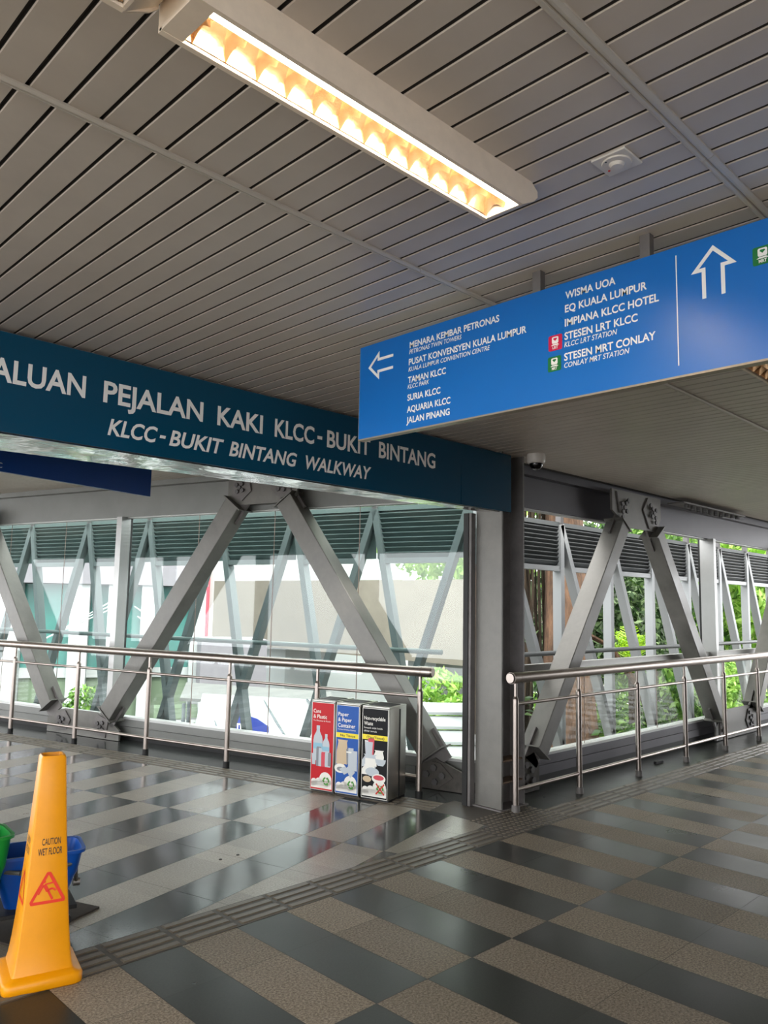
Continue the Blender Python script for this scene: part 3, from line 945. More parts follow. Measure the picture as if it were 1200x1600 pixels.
# ------------------------------------------------------------------ ceiling lamps
def ceiling_lamp(x0, x1, lit, label):
    y0, y1, zb = 1.262, 1.408, 2.772
    t = thing('ceiling_lamp', ((x0 + x1) / 2, (y0 + y1) / 2, zb), label, 'ceiling lamp', 'strip lamps on the ceiling')
    mb = MB()
    # side cheeks with chamfered far ends, thick top tray
    ch = [(x0, zb), (x1 - .075, zb), (x1 - .018, zb + .032), (x1, zb + .05), (x1, ZC - .02), (x1 - .03, ZC), (x0, ZC)]
    mb.prism(ch, lambda u, v, d: (u, d, v), y0, y0 + .006)
    mb.prism(ch, lambda u, v, d: (u, d, v), y1 - .006, y1)
    mb.box(x0, x1 - .03, y0 + .006, y1 - .006, ZC - .022, ZC - .001)
    mb.box(x0, x0 + .05, y0 + .006, y1 - .006, zb + .001, ZC - .022)
    q = [(x1 - .08, zb + .001), (x1 - .072, zb + .001), (x1 - .004, zb + .052), (x1 - .004, ZC - .022), (x1 - .08, ZC - .022)]
    mb.prism(q, lambda u, v, d: (u, d, v), y0 + .006, y1 - .006)
    mb.box(x0, x1 - .075, y0 + .006, y0 + .012, zb, zb + .008)
    mb.box(x0, x1 - .075, y1 - .014, y1 - .006, zb, zb + .008)
    obj('housing', mb, M['lamp'], t, smooth=20)
    # reflector trough
    mb = MB()
    prof = []
    for k in range(9):
        a = PI * k / 8
        prof.append((( y0 + y1) / 2 - math.cos(a) * .056, ZC - .024 - .0 - (1 - math.sin(a)) * .055))
    mb.loft([[(x0 + .052, u, z) for u, z in prof], [(x1 - .082, u, z) for u, z in prof]], cap=False, close=False)
    obj('reflector', mb, M['louver'], t, recalc=False)
    # cross blades, curved scoop shape
    nb = int((x1 - x0 - .14) / .085)
    ya, yb = y0 + .056, y1 - .016
    for k in range(nb + 1):
        x = x0 + .07 + (x1 - x0 - .16) * k / nb
        mb = MB()
        r0, r1, r3 = [], [], []
        for j in range(11):
            u = j / 10
            y = ya + (yb - ya) * u
            sag = .022 * math.sin(PI * u) ** 1.5        # lower lip curves up in the middle
            r0.append((x - .014, y, zb + .046))
            r1.append((x, y, zb + .005 + sag))
            r3.append((x + .014, y, zb + .046))
        mb.loft([r0, r1, r3], cap=False, close=False)
        obj('louver_blade', mb, M['louver'], t, recalc=False)
    mb = MB(); mb.tube((x0 + .055, y0 + .036, zb + .027), (x1 - .085, y0 + .036, zb + .027), .0145, 16)
    obj('lamp_tube', mb, M['tube'] if lit else M['tube_off'], t)
    return t
ceiling_lamp(.70, 1.87, True, 'lit cream strip lamp glowing on the slatted ceiling')
ceiling_lamp(-.50, .695, False, 'unlit strip lamp butting onto the lit lamp at the top edge')
ceiling_lamp(3.78, 4.95, False, 'unlit strip lamp below the direction sign near the right edge')

# smoke detector and dome camera
t = thing('ceiling_sensor', (1.91, 1.023, ZC - .012), 'white square sensor plate on the ceiling right of the lit lamp', 'sensor')
mb = MB(); mb.box(1.858, 1.962, .971, 1.075, ZC - .008, ZC - .0005); obj('plate', mb, M['white'], t, bevel=.002)
mb = MB(); mb.tube((1.91, 1.023, ZC - .008), (1.91, 1.023, ZC - .012), .042, 28, .040); obj('disc', mb, M['white'], t)
mb = MB(); mb.tube((1.91, 1.023, ZC - .012), (1.91, 1.023, ZC - .020), .022, 24, .016); obj('sensor_cap', mb, M['white'], t)
mb = MB(); mb.tube((1.925, 1.055, ZC - .011), (1.925, 1.055, ZC - .0135), .0035, 8); tag(obj('indicator_light', mb, M['print_red'], t), 'tiny red light')
mb = MB(); mb.tube((1.88, 1.04, ZC - .0115), (1.88, 1.04, ZC - .0125), .003, 8); obj('test_hole', mb, M['black'], t)
dx, dy = 5.385, 3.66
t = thing('security_camera', (dx, dy, 2.72), 'white dome security camera under the ceiling beside the column', 'camera')
mb = MB()
ring = lambda r, z: [(dx + r * math.cos(2 * PI * k / 28), dy + r * math.sin(2 * PI * k / 28), z) for k in range(28)]
mb.loft([ring(.074, ZC + .0), ring(.076, ZC - .02), ring(.074, 2.795), ring(.066, 2.782), ring(.058, 2.780)])
obj('body', mb, M['white'], t)
mb = MB(); mb.loft([ring(.056, 2.785)] + [ring(.056 * math.cos(a), 2.778 - .054 * math.sin(a)) for a in [PI / 2 * k / 8 for k in range(8)]] + [ring(.002, 2.724)])
obj('dome', mb, M['dome'], t)

# ------------------------------------------------------------------ three recycling bins
def icon_recycle(mb, cx, cy, r, fr, d, mi):
    for k in range(3):
        a0 = math.radians(90 + 120 * k + 12); a1 = math.radians(90 + 120 * k + 84)
        o, i_ = [], []
        for j in range(6):
            a = a0 + (a1 - a0) * j / 5
            o.append((cx + r * math.cos(a), cy + r * math.sin(a))); i_.append((cx + r * .58 * math.cos(a), cy + r * .58 * math.sin(a)))
        for j in range(5):
            flat(mb, [o[j], o[j + 1], i_[j + 1], i_[j]], fr, d, mi)
        e = a1 + math.radians(36)
        flat(mb, [(cx + r * 1.2 * math.cos(a1), cy + r * 1.2 * math.sin(a1)), (cx + r * .8 * math.cos(e), cy + r * .8 * math.sin(e)), (cx + r * .36 * math.cos(a1), cy + r * .36 * math.sin(a1))], fr, d, mi)
def cloud(mb, wd, fr, d, mi):
    flat(mb, [(.006, .012), (wd - .006, .012), (wd - .006, .085), (.006, .06)], fr, d, mi)
    for cx, cy, r in ((.035, .055, .032), (.085, .060, .036), (wd - .07, .085, .062), (wd - .02, .06, .012)):
        flat(mb, [(min(wd - .006, max(.006, cx + r * math.cos(2 * PI * k / 20))), max(.013, cy + r * math.sin(2 * PI * k / 20))) for k in range(20)], fr, d, mi)
BOTTLE = [(-.5, 0), (.5, 0), (.5, .58), (.42, .70), (.2, .82), (.16, .88), (.18, .9), (.18, 1.0), (-.18, 1.0), (-.18, .9), (-.16, .88), (-.2, .82), (-.42, .70), (-.5, .58)]
CUP = [(-.36, 0), (.36, 0), (.5, 1), (-.5, 1)]
CANS = [(-.42, 0), (.42, 0), (.5, .06), (.5, .92), (.42, 1), (-.42, 1), (-.5, .92), (-.5, .06)]
BOWL = [(-.25, 0), (.25, 0), (.45, .5), (.5, 1), (-.5, 1), (-.45, .5)]
BAG = [(-.5, 0), (.42, -.03), (.5, .5), (.38, .9), (.5, 1.0), (-.4, 1.0), (-.3, .9), (-.5, .5)]
DISC = [(.5 * math.cos(2 * PI * k / 16), .5 + .5 * math.sin(2 * PI * k / 16)) for k in range(16)]
BOX4 = [(-.5, 0), (.5, 0), (.5, 1), (-.5, 1)]
DIA = [(0, 0), (.5, .4), (.1, 1), (-.5, .6)]
def shape(mb, poly, cx, y, wd, h, fr, d, mi): flat(mb, [(cx + p[0] * wd, y + p[1] * h) for p in poly], fr, d, mi)

def recycling_bin(a_left, wd, z_top, mt, label, lines, band, art, cross):
    b0 = WL(a_left - wd / 2, -.17, 0)
    t = thing('recycling_bin', b0, label, 'bin', 'row of three recycling bins')
    a1, a0 = a_left, a_left - wd
    mb = MB(); mb.box(a0 + .004, a1 - .004, -.318, -.03, .02, z_top - .012, WL)
    obj('body', mb, M['bin_body'], t, bevel=.004)
    mb = MB(); mb.box(a0 + .006, a1 - .006, -.312, -.20, .0, .02, WL); mb.box(a0 + .006, a1 - .006, -.16, -.04, 0, .02, WL)
    obj('plinth', mb, M['bin_dark'], t)
    for n0, n1 in ((-.155, -.135),):
        mb = MB(); mb.box(a0 + .001, a0 + .006, n0, n1, .02, z_top - .03, WL); mb.box(a1 - .006, a1 - .001, n0, n1, .02, z_top - .03, WL)
        obj('side_groove', mb, M['bin_dark'], t)
    mb = MB()
    mb.box(a0 + .003, a1 - .003, -.326, -.03, z_top - .014, z_top, WL)
    lid = obj('lid', mb, M['bin_body'], t, bevel=.003)
    mb = MB(); mb.box(a0 + .03, a1 - .03, -.27, -.09, z_top, z_top + .004, WL)
    obj('lid_opening', mb, M['bin_dark'], lid, smooth=0)
    mb = MB(); mb.box(a0 + .006, a1 - .006, -.332, -.318, .022, z_top - .016, WL)
    door = obj('front_door', mb, M['bin_body'], t, bevel=.002)
    fr = frame_fn(WL(a1 - .012, -.332, .028), -LA, ZV, -LN)
    W2, H2 = wd - .024, z_top - .05
    mb = MB(); flat(mb, [(0, 0), (W2, 0), (W2, H2), (0, H2)], fr, .0006, 0)
    cloud(mb, W2, fr, .0012, 1)
    icon_recycle(mb, W2 - .062, .075, .034, fr, .002, 2)
    if cross:
        stroke(mb, [(W2 - .10, .035), (W2 - .024, .118)], .012, fr, .0026); mb.mi[-1] = 3
        stroke(mb, [(W2 - .10, .118), (W2 - .024, .035)], .012, fr, .0026); mb.mi[-1] = 3
    if band:
        flat(mb, [(0, H2 - band[0]), (W2, H2 - band[0]), (W2, H2 - band[0] + .04), (0, H2 - band[0] + .04)], fr, .0012, 4)
        text_into(mb, band[1], fr, .04, W2 - .03, H2 - band[0] + .010, .019, .0018, 0, .02, 5)
    for (s, h, yy, x1) in lines:
        text_into(mb, s, fr, .014, x1, H2 - yy, h, .0018, 0, .012 if h > .015 else 0, 1)
    for i, (poly, cx, y, w_, h_, mi) in enumerate(art): shape(mb, poly, cx * W2, y, w_, h_, fr, .0014 + .0003 * i, mi)
    obj('printed_panel', mb, [mt, M['bin_white'], M['bin_green'], M['bin_cross'], M['bin_yellow'], M['print_black'], M['pr_grey'], M['pr_sky'], M['pr_tan'], M['pr_pink'], M['pr_mid']], door, recalc=False, smooth=0)
    return t
recycling_bin(.848, .244, .765, M['bin_red'], 'red fronted bin for cans and plastic, left of the row',
    [('Cans', .030, .085, .088), ('& Plastic', .030, .130, .152), ('Tin Minuman & Plastik', .011, .155, .19)], None,
    [(BOTTLE, .30, .235, .095, .29, 6), (BOX4, .30, .33, .095, .05, 7), (BOTTLE, .68, .25, .07, .21, 6), (BOX4, .68, .32, .07, .035, 7),
     (CUP, .13, .20, .045, .09, 6), (CANS, .36, .19, .052, .16, 10), (CANS, .42, .19, .03, .15, 6), (CANS, .58, .19, .045, .12, 9), (CANS, .78, .19, .058, .12, 6), (CANS, .86, .20, .03, .11, 10)], False)
recycling_bin(.596, .240, .760, M['bin_blue'], 'blue fronted bin for paper containers in the middle of the row',
    [('Paper', .030, .085, .118), ('& Paper', .030, .130, .148), ('Container', .032, .178, .184), ('Kertas & Bekas Kertas', .011, .20, .188)], (.262, 'No Tissue'),
    [(BAG, .22, .23, .085, .20, 8), (BAG, .36, .24, .075, .19, 8), (CUP, .58, .24, .05, .12, 10), (BOX4, .68, .20, .05, .17, 6), (BOX4, .86, .19, .045, .16, 6), (DISC, .22, .16, .12, .075, 1), (DISC, .22, .175, .07, .035, 10), (DIA, .40, .15, .10, .07, 6), (DIA, .68, .13, .09, .12, 6), (BOX4, .60, .33, .05, .012, 1)], False)
recycling_bin(.340, .262, .756, M['bin_black'], 'black fronted bin for non-recyclable waste, right of the row',
    [('Non-recyclable', .028, .090, .215), ('Waste', .028, .132, .098), ('Sampah tidak boleh', .014, .160, .19), ('dikitar semula', .014, .186, .135)], (.248, '(Tisu/Tissue)'),
    [(CUP, .28, .30, .085, .15, 1), (CUP, .36, .34, .06, .13, 9), (CUP, .27, .30, .075, .14, 6), (BAG, .66, .28, .10, .10, 1), (BAG, .30, .24, .14, .10, 6), (BOX4, .36, .25, .11, .06, 1), (BOWL, .74, .26, .10, .05, 6),
     (BAG, .28, .18, .13, .08, 1), (DISC, .42, .17, .13, .07, 6), (DISC, .22, .12, .08, .05, 8), (DISC, .68, .12, .13, .075, 1), (DISC, .68, .145, .10, .04, 9)], True)

# ------------------------------------------------------------------ wet floor cone
CX, CY, CR = 1.445, 3.505, math.radians(-13.6)
t = thing('caution_cone', (CX, CY, 0), 'yellow four-sided wet floor caution cone at the lower left', 'caution cone')
def cone_pt(x, y, z):
    return Vector((CX + x * math.cos(CR) - y * math.sin(CR), CY + x * math.sin(CR) + y * math.cos(CR), z))
def sq(h, z, c):
    q = [(-h + c, -h), (h - c, -h), (h - c * .3, -h + c * .3), (h, -h + c), (h, h - c), (h - c * .3, h - c * .3), (h - c, h), (-h + c, h), (-h + c * .3, h - c * .3), (-h, h - c), (-h, -h + c), (-h + c * .3, -h + c * .3)]
    return [cone_pt(x, y, z) for x, y in q]
prof = [(.120, .055, .012), (.112, .085, .01), (.1035, .15, .009), (.0965, .22, .008), (.088, .32, .008), (.078, .46, .008), (.070, .58, .008), (.060, .74, .008), (.0505, .905, .009), (.046, .916, .01), (.040, .916, .01), (.036, .900, .01), (.033, .80, .008)]
mb = MB(); mb.loft([sq(h, z, c) for h, z, c in prof])
obj('body', mb, M['yellow'], t, smooth=50)
mb = MB(); mb.loft([sq(.150, 0.0, .03), sq(.155, .006, .03), sq(.155, .036, .03), sq(.148, .046, .03), sq(.128, .05, .02), sq(.120, .057, .012)])
obj('base', mb, M['yellow'], t, smooth=50)
# prints follow the front face
def half_at(z):
    for (h0, z0, _), (h1, z1, _) in zip(prof[:9], prof[1:9]):
        if z0 <= z <= z1: return h0 + (h1 - h0) * (z - z0) / (z1 - z0)
    return .05
FC = lambda u, v, d=0: cone_pt(u, -half_at(v) - d - .0008, v)
mb = MB(); text_into(mb, 'CAUTION', FC, -.030, .044, .553, .026, .001, 0, .01); text_into(mb, 'WET FLOOR', FC, -.044, .052, .513, .027, .001, 0, .01)
obj('lettering', mb, M['print_black'], t, recalc=False, smooth=0)
mb = MB()
TZ = lambda z: .320 + (z - .366) * .88
tri = [(-.058, .372), (.066, .372), (.066, .380), (.008, .500), (.000, .500), (-.060, .380)]
def sub_stroke(pts, wd, d=.001, n=6):
    pts = [(x, TZ(y)) for x, y in pts]
    for (x0, y0), (x1, y1) in zip(pts[:-1], pts[1:]):
        for k in range(n):
            a, b = k / n, (k + 1) / n
            stroke(mb, [(x0 + (x1 - x0) * a, y0 + (y1 - y0) * a), (x0 + (x1 - x0) * b, y0 + (y1 - y0) * b)], wd, FC, d)
sub_stroke(tri + tri[:1], .012)
for x, y in tri:
    flat(mb, [(x + .006 * math.cos(2 * PI * k / 10), TZ(y) + .006 * math.sin(2 * PI * k / 10)) for k in range(10)], FC, .0012)
# slipping figure: trunk, arms, legs, head
for pts, wd in (([(-.012, .452), (.003, .420)], .014), ([(.003, .424), (.022, .382)], .009), ([(.000, .424), (.020, .432), (.034, .420)], .007), ([(-.010, .452), (.028, .458)], .006), ([(-.014, .450), (-.034, .410)], .006)):
    sub_stroke(pts, wd, .0014, 2)
flat(mb, [(-.013 + .0065 * math.cos(2 * PI * k / 10), TZ(.466) + .0065 * math.sin(2 * PI * k / 10)) for k in range(10)], FC, .0016)
tag(obj('warning_symbol', mb, M['print_red'], t, recalc=False, smooth=0), 'red triangle with a slipping figure')
# same warning printed on the left face, seen edge on
FC2 = lambda u, v, d=0: cone_pt(-half_at(v) - d - .0008, -u, v)
mb = MB(); text_into(mb, 'CAUTION', FC2, -.036, .036, .553, .026, .001, 0, .01); text_into(mb, 'WET FLOOR', FC2, -.046, .046, .513, .027, .001, 0, .01)
obj('lettering', mb, M['print_black'], t, recalc=False, smooth=0)
FCs = FC; FC = FC2
mb = MB(); sub_stroke(tri + tri[:1], .012)
obj('warning_symbol', mb, M['print_red'], t, recalc=False, smooth=0)

# ------------------------------------------------------------------ mop buckets
def bucket(cx, cy, rot, L, W, z0, z1, mt, label, handle):
    t = thing('mop_bucket', (cx, cy, z0), label, 'bucket')
    R = Matrix.Rotation(rot, 3, 'Z')
    P = lambda x, y, z: Vector((cx, cy, 0)) + R @ Vector((x, y, z))
    def ringb(s, z, grow=0, r=.05):
        l, w_ = L / 2 * s + grow, W / 2 * s + grow
        return [P(x, y, z) for x, y in rrect(-l, l, -w_, w_, r, 5)]
    mb = MB()
    mb.loft([ringb(.66, z0), ringb(.72, z0 + (z1 - z0) * .25), ringb(.90, z0 + (z1 - z0) * .55), ringb(.985, z1 - .015), ringb(1, z1 - .002), ringb(.985, z1 - .002, -.004), ringb(.88, z0 + (z1 - z0) * .55), ringb(.68, z0 + .012)])
    obj('body', mb, mt, t, smooth=40)
    mb = MB(); mb.loft([ringb(1, z1 - .014, .001), ringb(1, z1 - .014, .010), ringb(1, z1, .010), ringb(1, z1, -.002)], cap=False)
    obj('rim', mb, mt, t, smooth=20)
    if handle:
        mb = MB()
        zc = z0 + (z1 - z0) * .42
        for sx in (1, -1):
            mb.path([P(sx * L * .42, -W * .36, zc + .08), P(sx * L * .45, -W * .12, zc), P(sx * L * .47, 0, zc - .045)], .010, 8)
        mb.path([P(L * .42, -W * .36, zc + .08), P(L * .2, -W * .62, zc + .08), P(-L * .2, -W * .62, zc + .08), P(-L * .42, -W * .36, zc + .08)], .010, 8)
        mb.tube(P(L * .43, 0, zc - .045), P(L * .51, 0, zc - .045), .018, 12)
        obj('handle', mb, M['handle'], t)
    return t
t = thing('bucket_trolley', (1.5, 4.1, 0), 'dark wheeled trolley carrying the buckets behind the caution cone', 'trolley')
R = Matrix.Rotation(math.radians(-14), 3, 'Z')
P = lambda x, y, z: Vector((1.50, 4.06, 0)) + R @ Vector((x, y, z))
mb = MB()
p = [P(x, y, z) for z in (.095, .115) for x, y in ((-.42, -.13), (.30, -.13), (.30, .13), (-.42, .13))]
mb.hexa(p); obj('frame', mb, M['black'], t, bevel=.004)
for x in (-.36, .25):
    for y in (-.10, .10):
        mb = MB(); q = P(x, y, .042); d = R @ Vector((0, .014, 0))
        mb.tube(q - d, q + d, .030, 16); w_ = obj('caster', mb, M['black'], t)
        mb = MB(); mb.tube(P(x, y, .06), P(x, y, .096), .012, 8); obj('caster_fork', mb, M['handle'], w_)
bucket(1.622, 4.045, math.radians(-16), .41, .25, .115, .365, M['bucket_blue'], 'blue mop bucket half hidden behind the yellow cone', True)
bucket(1.29, 3.99, math.radians(-6), .32, .24, .18, .50, M['bucket_green'], 'green mop bucket cut by the left picture edge', False)
mb = MB()
mb.box(1.16, 1.40, 3.93, 4.05, .115, .18)
tag(obj('wringer_block', mb, M['black']), 'dark block raising the green bucket on its trolley', 'block')
mb = MB()
c0 = Vector((1.955, 4.025, 0)); e1 = Vector((-.93, -.37, 0)).normalized(); e2 = Vector((-.39, .92, 0)).normalized()
q = [c0, c0 + e1 * .52, c0 + e1 * .52 + e2 * .42, c0 + e2 * .42]
mb.hexa([p + ZV * .001 for p in q] + [p + ZV * .011 for p in q])
tag(obj('floor_mat', mb, M['mat_dark'], bevel=.002), 'dark rubber floor mat poking out behind the caution cone', 'mat')

# ------------------------------------------------------------------ outside: ground, buildings, viaduct
GZ = -5.5
mb = MB(); mb.box(-60, 120, -40, 130, GZ - .3, GZ)
o = obj('street_ground', mb, M['asphalt']); tag(o, kind='structure'); o.name = 'floor_street'

def rotframe(ox, oy, ang):
    c, s = math.cos(ang), math.sin(ang)
    return lambda x, y, z: (ox + c * x - s * y, oy + s * x + c * y, z)
# white building with teal glazing seen through the left glass
FB = rotframe(12.0, 23.05, math.radians(-28))
t = thing('white_building', FB(0, 2, GZ), 'white building with teal glazing and pale columns beyond the left windows', 'building')
mb = MB(); mb.box(-12, 2.05, 1.2, 8, GZ, 9, FB); obj('rear_wall', mb, M['render_w'], t, smooth=0)
mb = MB(); mb.box(-12, 2.05, -.1, 1.2, 2.02, 2.85, FB); obj('fascia_band', mb, M['render_g'], t, smooth=0)
mb = MB(); mb.box(-12, 2.05, .2, 1.2, 2.85, 9, FB); obj('upper_wall', mb, M['render_g'], t, smooth=0)
for x0, x1 in ((.0, .42), (-1.0, -.80), (-2.1, -1.55), (1.55, 2.0), (-4.2, -3.5), (-6.3, -5.6)):
    mb = MB(); mb.box(x0, x1, 0, .5, GZ, 2.02, FB); obj('column', mb, M['render_w'], t, smooth=0)
for x0, x1 in ((-.80, 0.0), (.42, 1.55), (-1.55, -1.0), (-3.5, -2.1), (-5.6, -4.2)):
    mb = MB(); mb.box(x0, x1, .6, .7, -.6, 2.0, FB); obj('glazing', mb, M['teal_pane'], t, smooth=0)
    mb = MB(); mb.box(x0, x1, .5, .75, -.9, -.6, FB); obj('spandrel', mb, M['render_w'], t, smooth=0)
    mb = MB(); mb.box(x0, x1, .6, .7, -4.0, -.9, FB); obj('shopfront', mb, M['shop_green'], t, smooth=0)
mb = MB()
for k in range(3):
    mb.tube(FB(-3.2 + k * .25, -.4, .1 + .12 * k), FB(-.9, -.4, 1.25 + .12 * k), .02, 6)
    mb.tube(FB(-.2 + k * .1, -.4, 1.35 - .3 * k), FB(.7, -.4, .75 - .3 * k), .02, 6)
obj('stair_rail', mb, M['render_w'], t)
# lower grey extension with white pillar
FB2 = rotframe(12.9, 20.2, math.radians(-28))
t = thing('shop_annex', FB2(0, 1, GZ), 'low grey panelled shop annex with white pillar below the viaduct', 'building')
mb = MB(); mb.box(-.35, 1.6, 0, 2.0, -1.0, .42, FB2); obj('grey_wall', mb, M['render_g'], t, smooth=0)
mb = MB(); mb.box(-.35, .05, .05, .5, GZ, -1.0, FB2); obj('pillar', mb, M['render_w'], t, smooth=0)
mb = MB(); mb.box(.05, 1.6, .6, 2.0, GZ, -1.0, FB2); obj('shopfront', mb, M['window_dark'], t, smooth=0)
mb = MB(); mb.box(-1.6, -.35, .4, 1.2, -1.9, -1.6, FB2); obj('awning', mb, M['shop_green'], t, smooth=0)
FT = frame_fn(FB2(-1.5, .39, 0), (math.cos(math.radians(-28)), math.sin(math.radians(-28)), 0), ZV, (-math.sin(math.radians(28)), -math.cos(math.radians(28)), 0))
mb = MB(); mb.box(-1.6, -.35, .4, .5, -2.6, -1.95, FB2); obj('sign_board', mb, M['render_w'], t, smooth=0)
mb = MB(); text_into(mb, 'SURVEY', FT, .1, 1.1, -2.30, .26, .01, 0, .01); obj('lettering', mb, M['shop_green'], t, recalc=False, smooth=0)

# concrete viaduct
FV = rotframe(19.6, 30.2, math.atan2(16.27 - 30.23, 20.28 - 19.54))
t = thing('viaduct', FV(7, 1, GZ), 'beige concrete viaduct girder crossing beyond the left windows', 'viaduct')
mb = MB()
mb.hexa([FV(-.6, 0, -.27), FV(15.3, 0, -.44), FV(15.3, 4, -.44), FV(-.6, 4, -.27), FV(-.6, 0, 2.46), FV(15.3, 0, 2.44), FV(15.3, 4, 2.44), FV(-.6, 4, 2.46)])
obj('girder', mb, M['concrete'], t, smooth=0)
for x in (2.4, 10.5):
    mb = MB(); mb.box(x, x + 1.3, .7, 3.2, GZ, -.25, FV); obj('pier', mb, M['render_w'], t, smooth=0)
# white block behind the viaduct
FW = rotframe(31.0, 32.6, math.radians(-44))
t = thing('tower_block', FW(0, 3, GZ), 'white tower block standing behind the viaduct', 'building')
mb = MB(); mb.box(-14, 2.0, 0, 8, GZ, 4.8, FW); obj('podium', mb, M['render_w'], t, smooth=0)
mb = MB(); mb.box(-12, .9, 1, 7, 4.8, 18, FW); obj('tower', mb, M['render_w'], t, smooth=0)
for r in range(4):
    for c in range(2):
        mb = MB(); mb.box(-.6 + c * .9 - .35, -.6 + c * .9 + .25, .9, 1.05, 3.4 + r * 1.1, 4.2 + r * 1.1, FW); obj('window', mb, M['window_dark'], t, smooth=0)
mb = MB(); mb.box(-9.5, -9.1, -.3, 0, GZ, 6.2, FW); tag(obj('downpipe', mb, M['pr_pink'], t, smooth=0), 'maroon downpipe')

# market canopies and blue sign
t = thing('market_canopy', (11.6, 15.2, GZ), 'white market canopy with ridge poles seen low through the left glass', 'canopy')
FK = rotframe(11.5, 15.2, math.radians(-36))
mb = MB()
mb.loft([[FK(-1.8, -1.4, -1.45), FK(1.6, -1.4, -1.45), FK(1.6, 1.2, -.98), FK(-1.8, 1.2, -.80)], [FK(-1.8, -1.4, -1.38), FK(1.6, -1.4, -1.38), FK(1.6, 1.2, -.91), FK(-1.8, 1.2, -.73)]])
obj('roof_sheet', mb, M['canopy'], t, smooth=0)
mb = MB()
for x in (-1.2, .2, 1.3): mb.tube(FK(x, -1.3, -1.36), FK(x - .5, 1.1, -.86), .025, 6)
obj('roof_ribs', mb, M['window_dark'], t)
mb = MB()
for x in (-1.7, 1.5):
    for y in (-1.3, 1.1): mb.tube(FK(x, y, GZ), FK(x, y, -1.05 if y > 0 else -1.45), .05, 8)
obj('poles', mb, M['window_dark'], t)
t = thing('grey_awning', (12.5, 17.6, GZ), 'grey sloped awning behind the white market canopy', 'awning')
FK = rotframe(12.5, 17.6, math.radians(-36))
mb = MB()
mb.hexa([FK(-1.8, -.8, -.98), FK(2.2, -.8, -1.2), FK(2.2, .8, -1.0), FK(-1.8, .8, -.75), FK(-1.8, -.8, -.9), FK(2.2, -.8, -1.12), FK(2.2, .8, -.92), FK(-1.8, .8, -.67)])
obj('sheet', mb, M['canopy_g'], t, smooth=0)
mb = MB()
for x in (-1.7, 2.1):
    for y in (-.7, .7): mb.tube(FK(x, y, GZ), FK(x, y, -1.05), .05, 8)
obj('poles', mb, M['window_dark'], t)
t = thing('shop_sign', (9.85, 13.85, GZ), 'blue street banner reading THE at the bottom of the left glass', 'sign')
u = Vector((10.10 - 9.59, 13.68 - 14.04, 0)).normalized()
FT = frame_fn((9.55, 14.07, -1.12), u, ZV, (-.62, -.78, 0))
mb = MB(); mb.prism([(0, -.1), (.75, -.1), (.74, .08), (.5, .24), (.02, .40)], FT, -.03, 0); obj('banner', mb, M['shop_blue'], t, smooth=0)
mb = MB(); text_into(mb, 'THE', FT, .05, .32, -.02, .17, .004, 0, .015); obj('lettering', mb, M['letters'], t, recalc=False, smooth=0)
mb = MB()
for x in (.1, .65): mb.tube(FT(x, -4.38, -.06), FT(x, .1, -.06), .03, 8)
obj('posts', mb, M['window_dark'], t)
# pale metal roof below the window beside the column
t = thing('metal_roof', (10.8, 9.3, GZ), 'pale ribbed metal roof just outside, low beside the column', 'roof')
FK = rotframe(10.7, 9.1, math.radians(-42))
mb = MB()
for k in range(5):
    y0, z = -1.6 + k * .55, -1.10 + .17 * k
    mb.hexa([FK(-1.6, y0, z), FK(1.1, y0, z), FK(1.1, y0 + .6, z + .10), FK(-1.6, y0 + .6, z + .10), FK(-1.6, y0, z + .05), FK(1.1, y0, z + .05), FK(1.1, y0 + .6, z + .15), FK(-1.6, y0 + .6, z + .15)])
obj('roof_sheets', mb, M['canopy'], t, smooth=0)
mb = MB(); mb.box(-1.5, 1.0, -1.3, .9, GZ, -1.12, FK); obj('walls', mb, M['render_w'], t, smooth=0)

# ------------------------------------------------------------------ trees
rng = np.random.default_rng(11)
def leaves(blobs, count, size, droop=.3):
    """leaf quads scattered in ellipsoid shells"""
    mb = MB()
    vol = np.array([b[3] * b[4] * b[5] for b in blobs]) ** .75
    pick = rng.choice(len(blobs), count, p=vol / vol.sum())
    d = rng.normal(size=(count, 3)); d /= np.linalg.norm(d, axis=1)[:, None]
    rad = rng.uniform(.55, 1.0, count) ** .6
    B = np.array(blobs)[pick]
    pos = B[:, :3] + d * rad[:, None] * B[:, 3:6]
    ax = rng.normal(size=(count, 3)); ax[:, 2] -= droop; ax /= np.linalg.norm(ax, axis=1)[:, None]
    nr = rng.normal(size=(count, 3)) * .8; nr[:, 2] += .9
    sd = np.cross(ax, nr); sd /= np.linalg.norm(sd, axis=1)[:, None]
    s = size * rng.uniform(.6, 1.3, count)[:, None]
    up = np.cross(sd, ax)
    p = np.stack([pos - ax * s, pos + sd * s * .42 + up * s * .12, pos + ax * s, pos - sd * s * .42 + up * s * .12], 1).reshape(-1, 3)
    mb.v = [tuple(q) for q in p.tolist()]
    mb.f = [(4 * i, 4 * i + 1, 4 * i + 2, 4 * i + 3) for i in range(count)]
    mb.mi = [0] * count
    return mb
def trunk_mb(pts, seg=14, flute=.1):
    mb = MB(); rings = []
    for (x, y, z, r) in pts:
        ring_ = []
        for k in range(seg):
            a = 2 * PI * k / seg
            rr = r * (1 + flute * math.sin(3 * a + z * .4) + flute * .6 * math.sin(5 * a + 1.3))
            ring_.append((x + rr * math.cos(a), y + rr * math.sin(a), z))
        rings.append(ring_)
    mb.loft(rings); return mb
def tree(loc, label, trunk, blobs, count, size, leaf, bark='bark', branches=(), group='trees outside the walkway'):
    t = thing('tree', loc, label, 'tree', group)
    obj('trunk', trunk_mb(trunk), M[bark], t, smooth=60)
    for b in branches: obj('branch', trunk_mb(b, 8), M[bark], t, smooth=60)
    obj('crown', leaves(blobs, count, size), M[leaf], t, recalc=False, smooth=0)
    return t
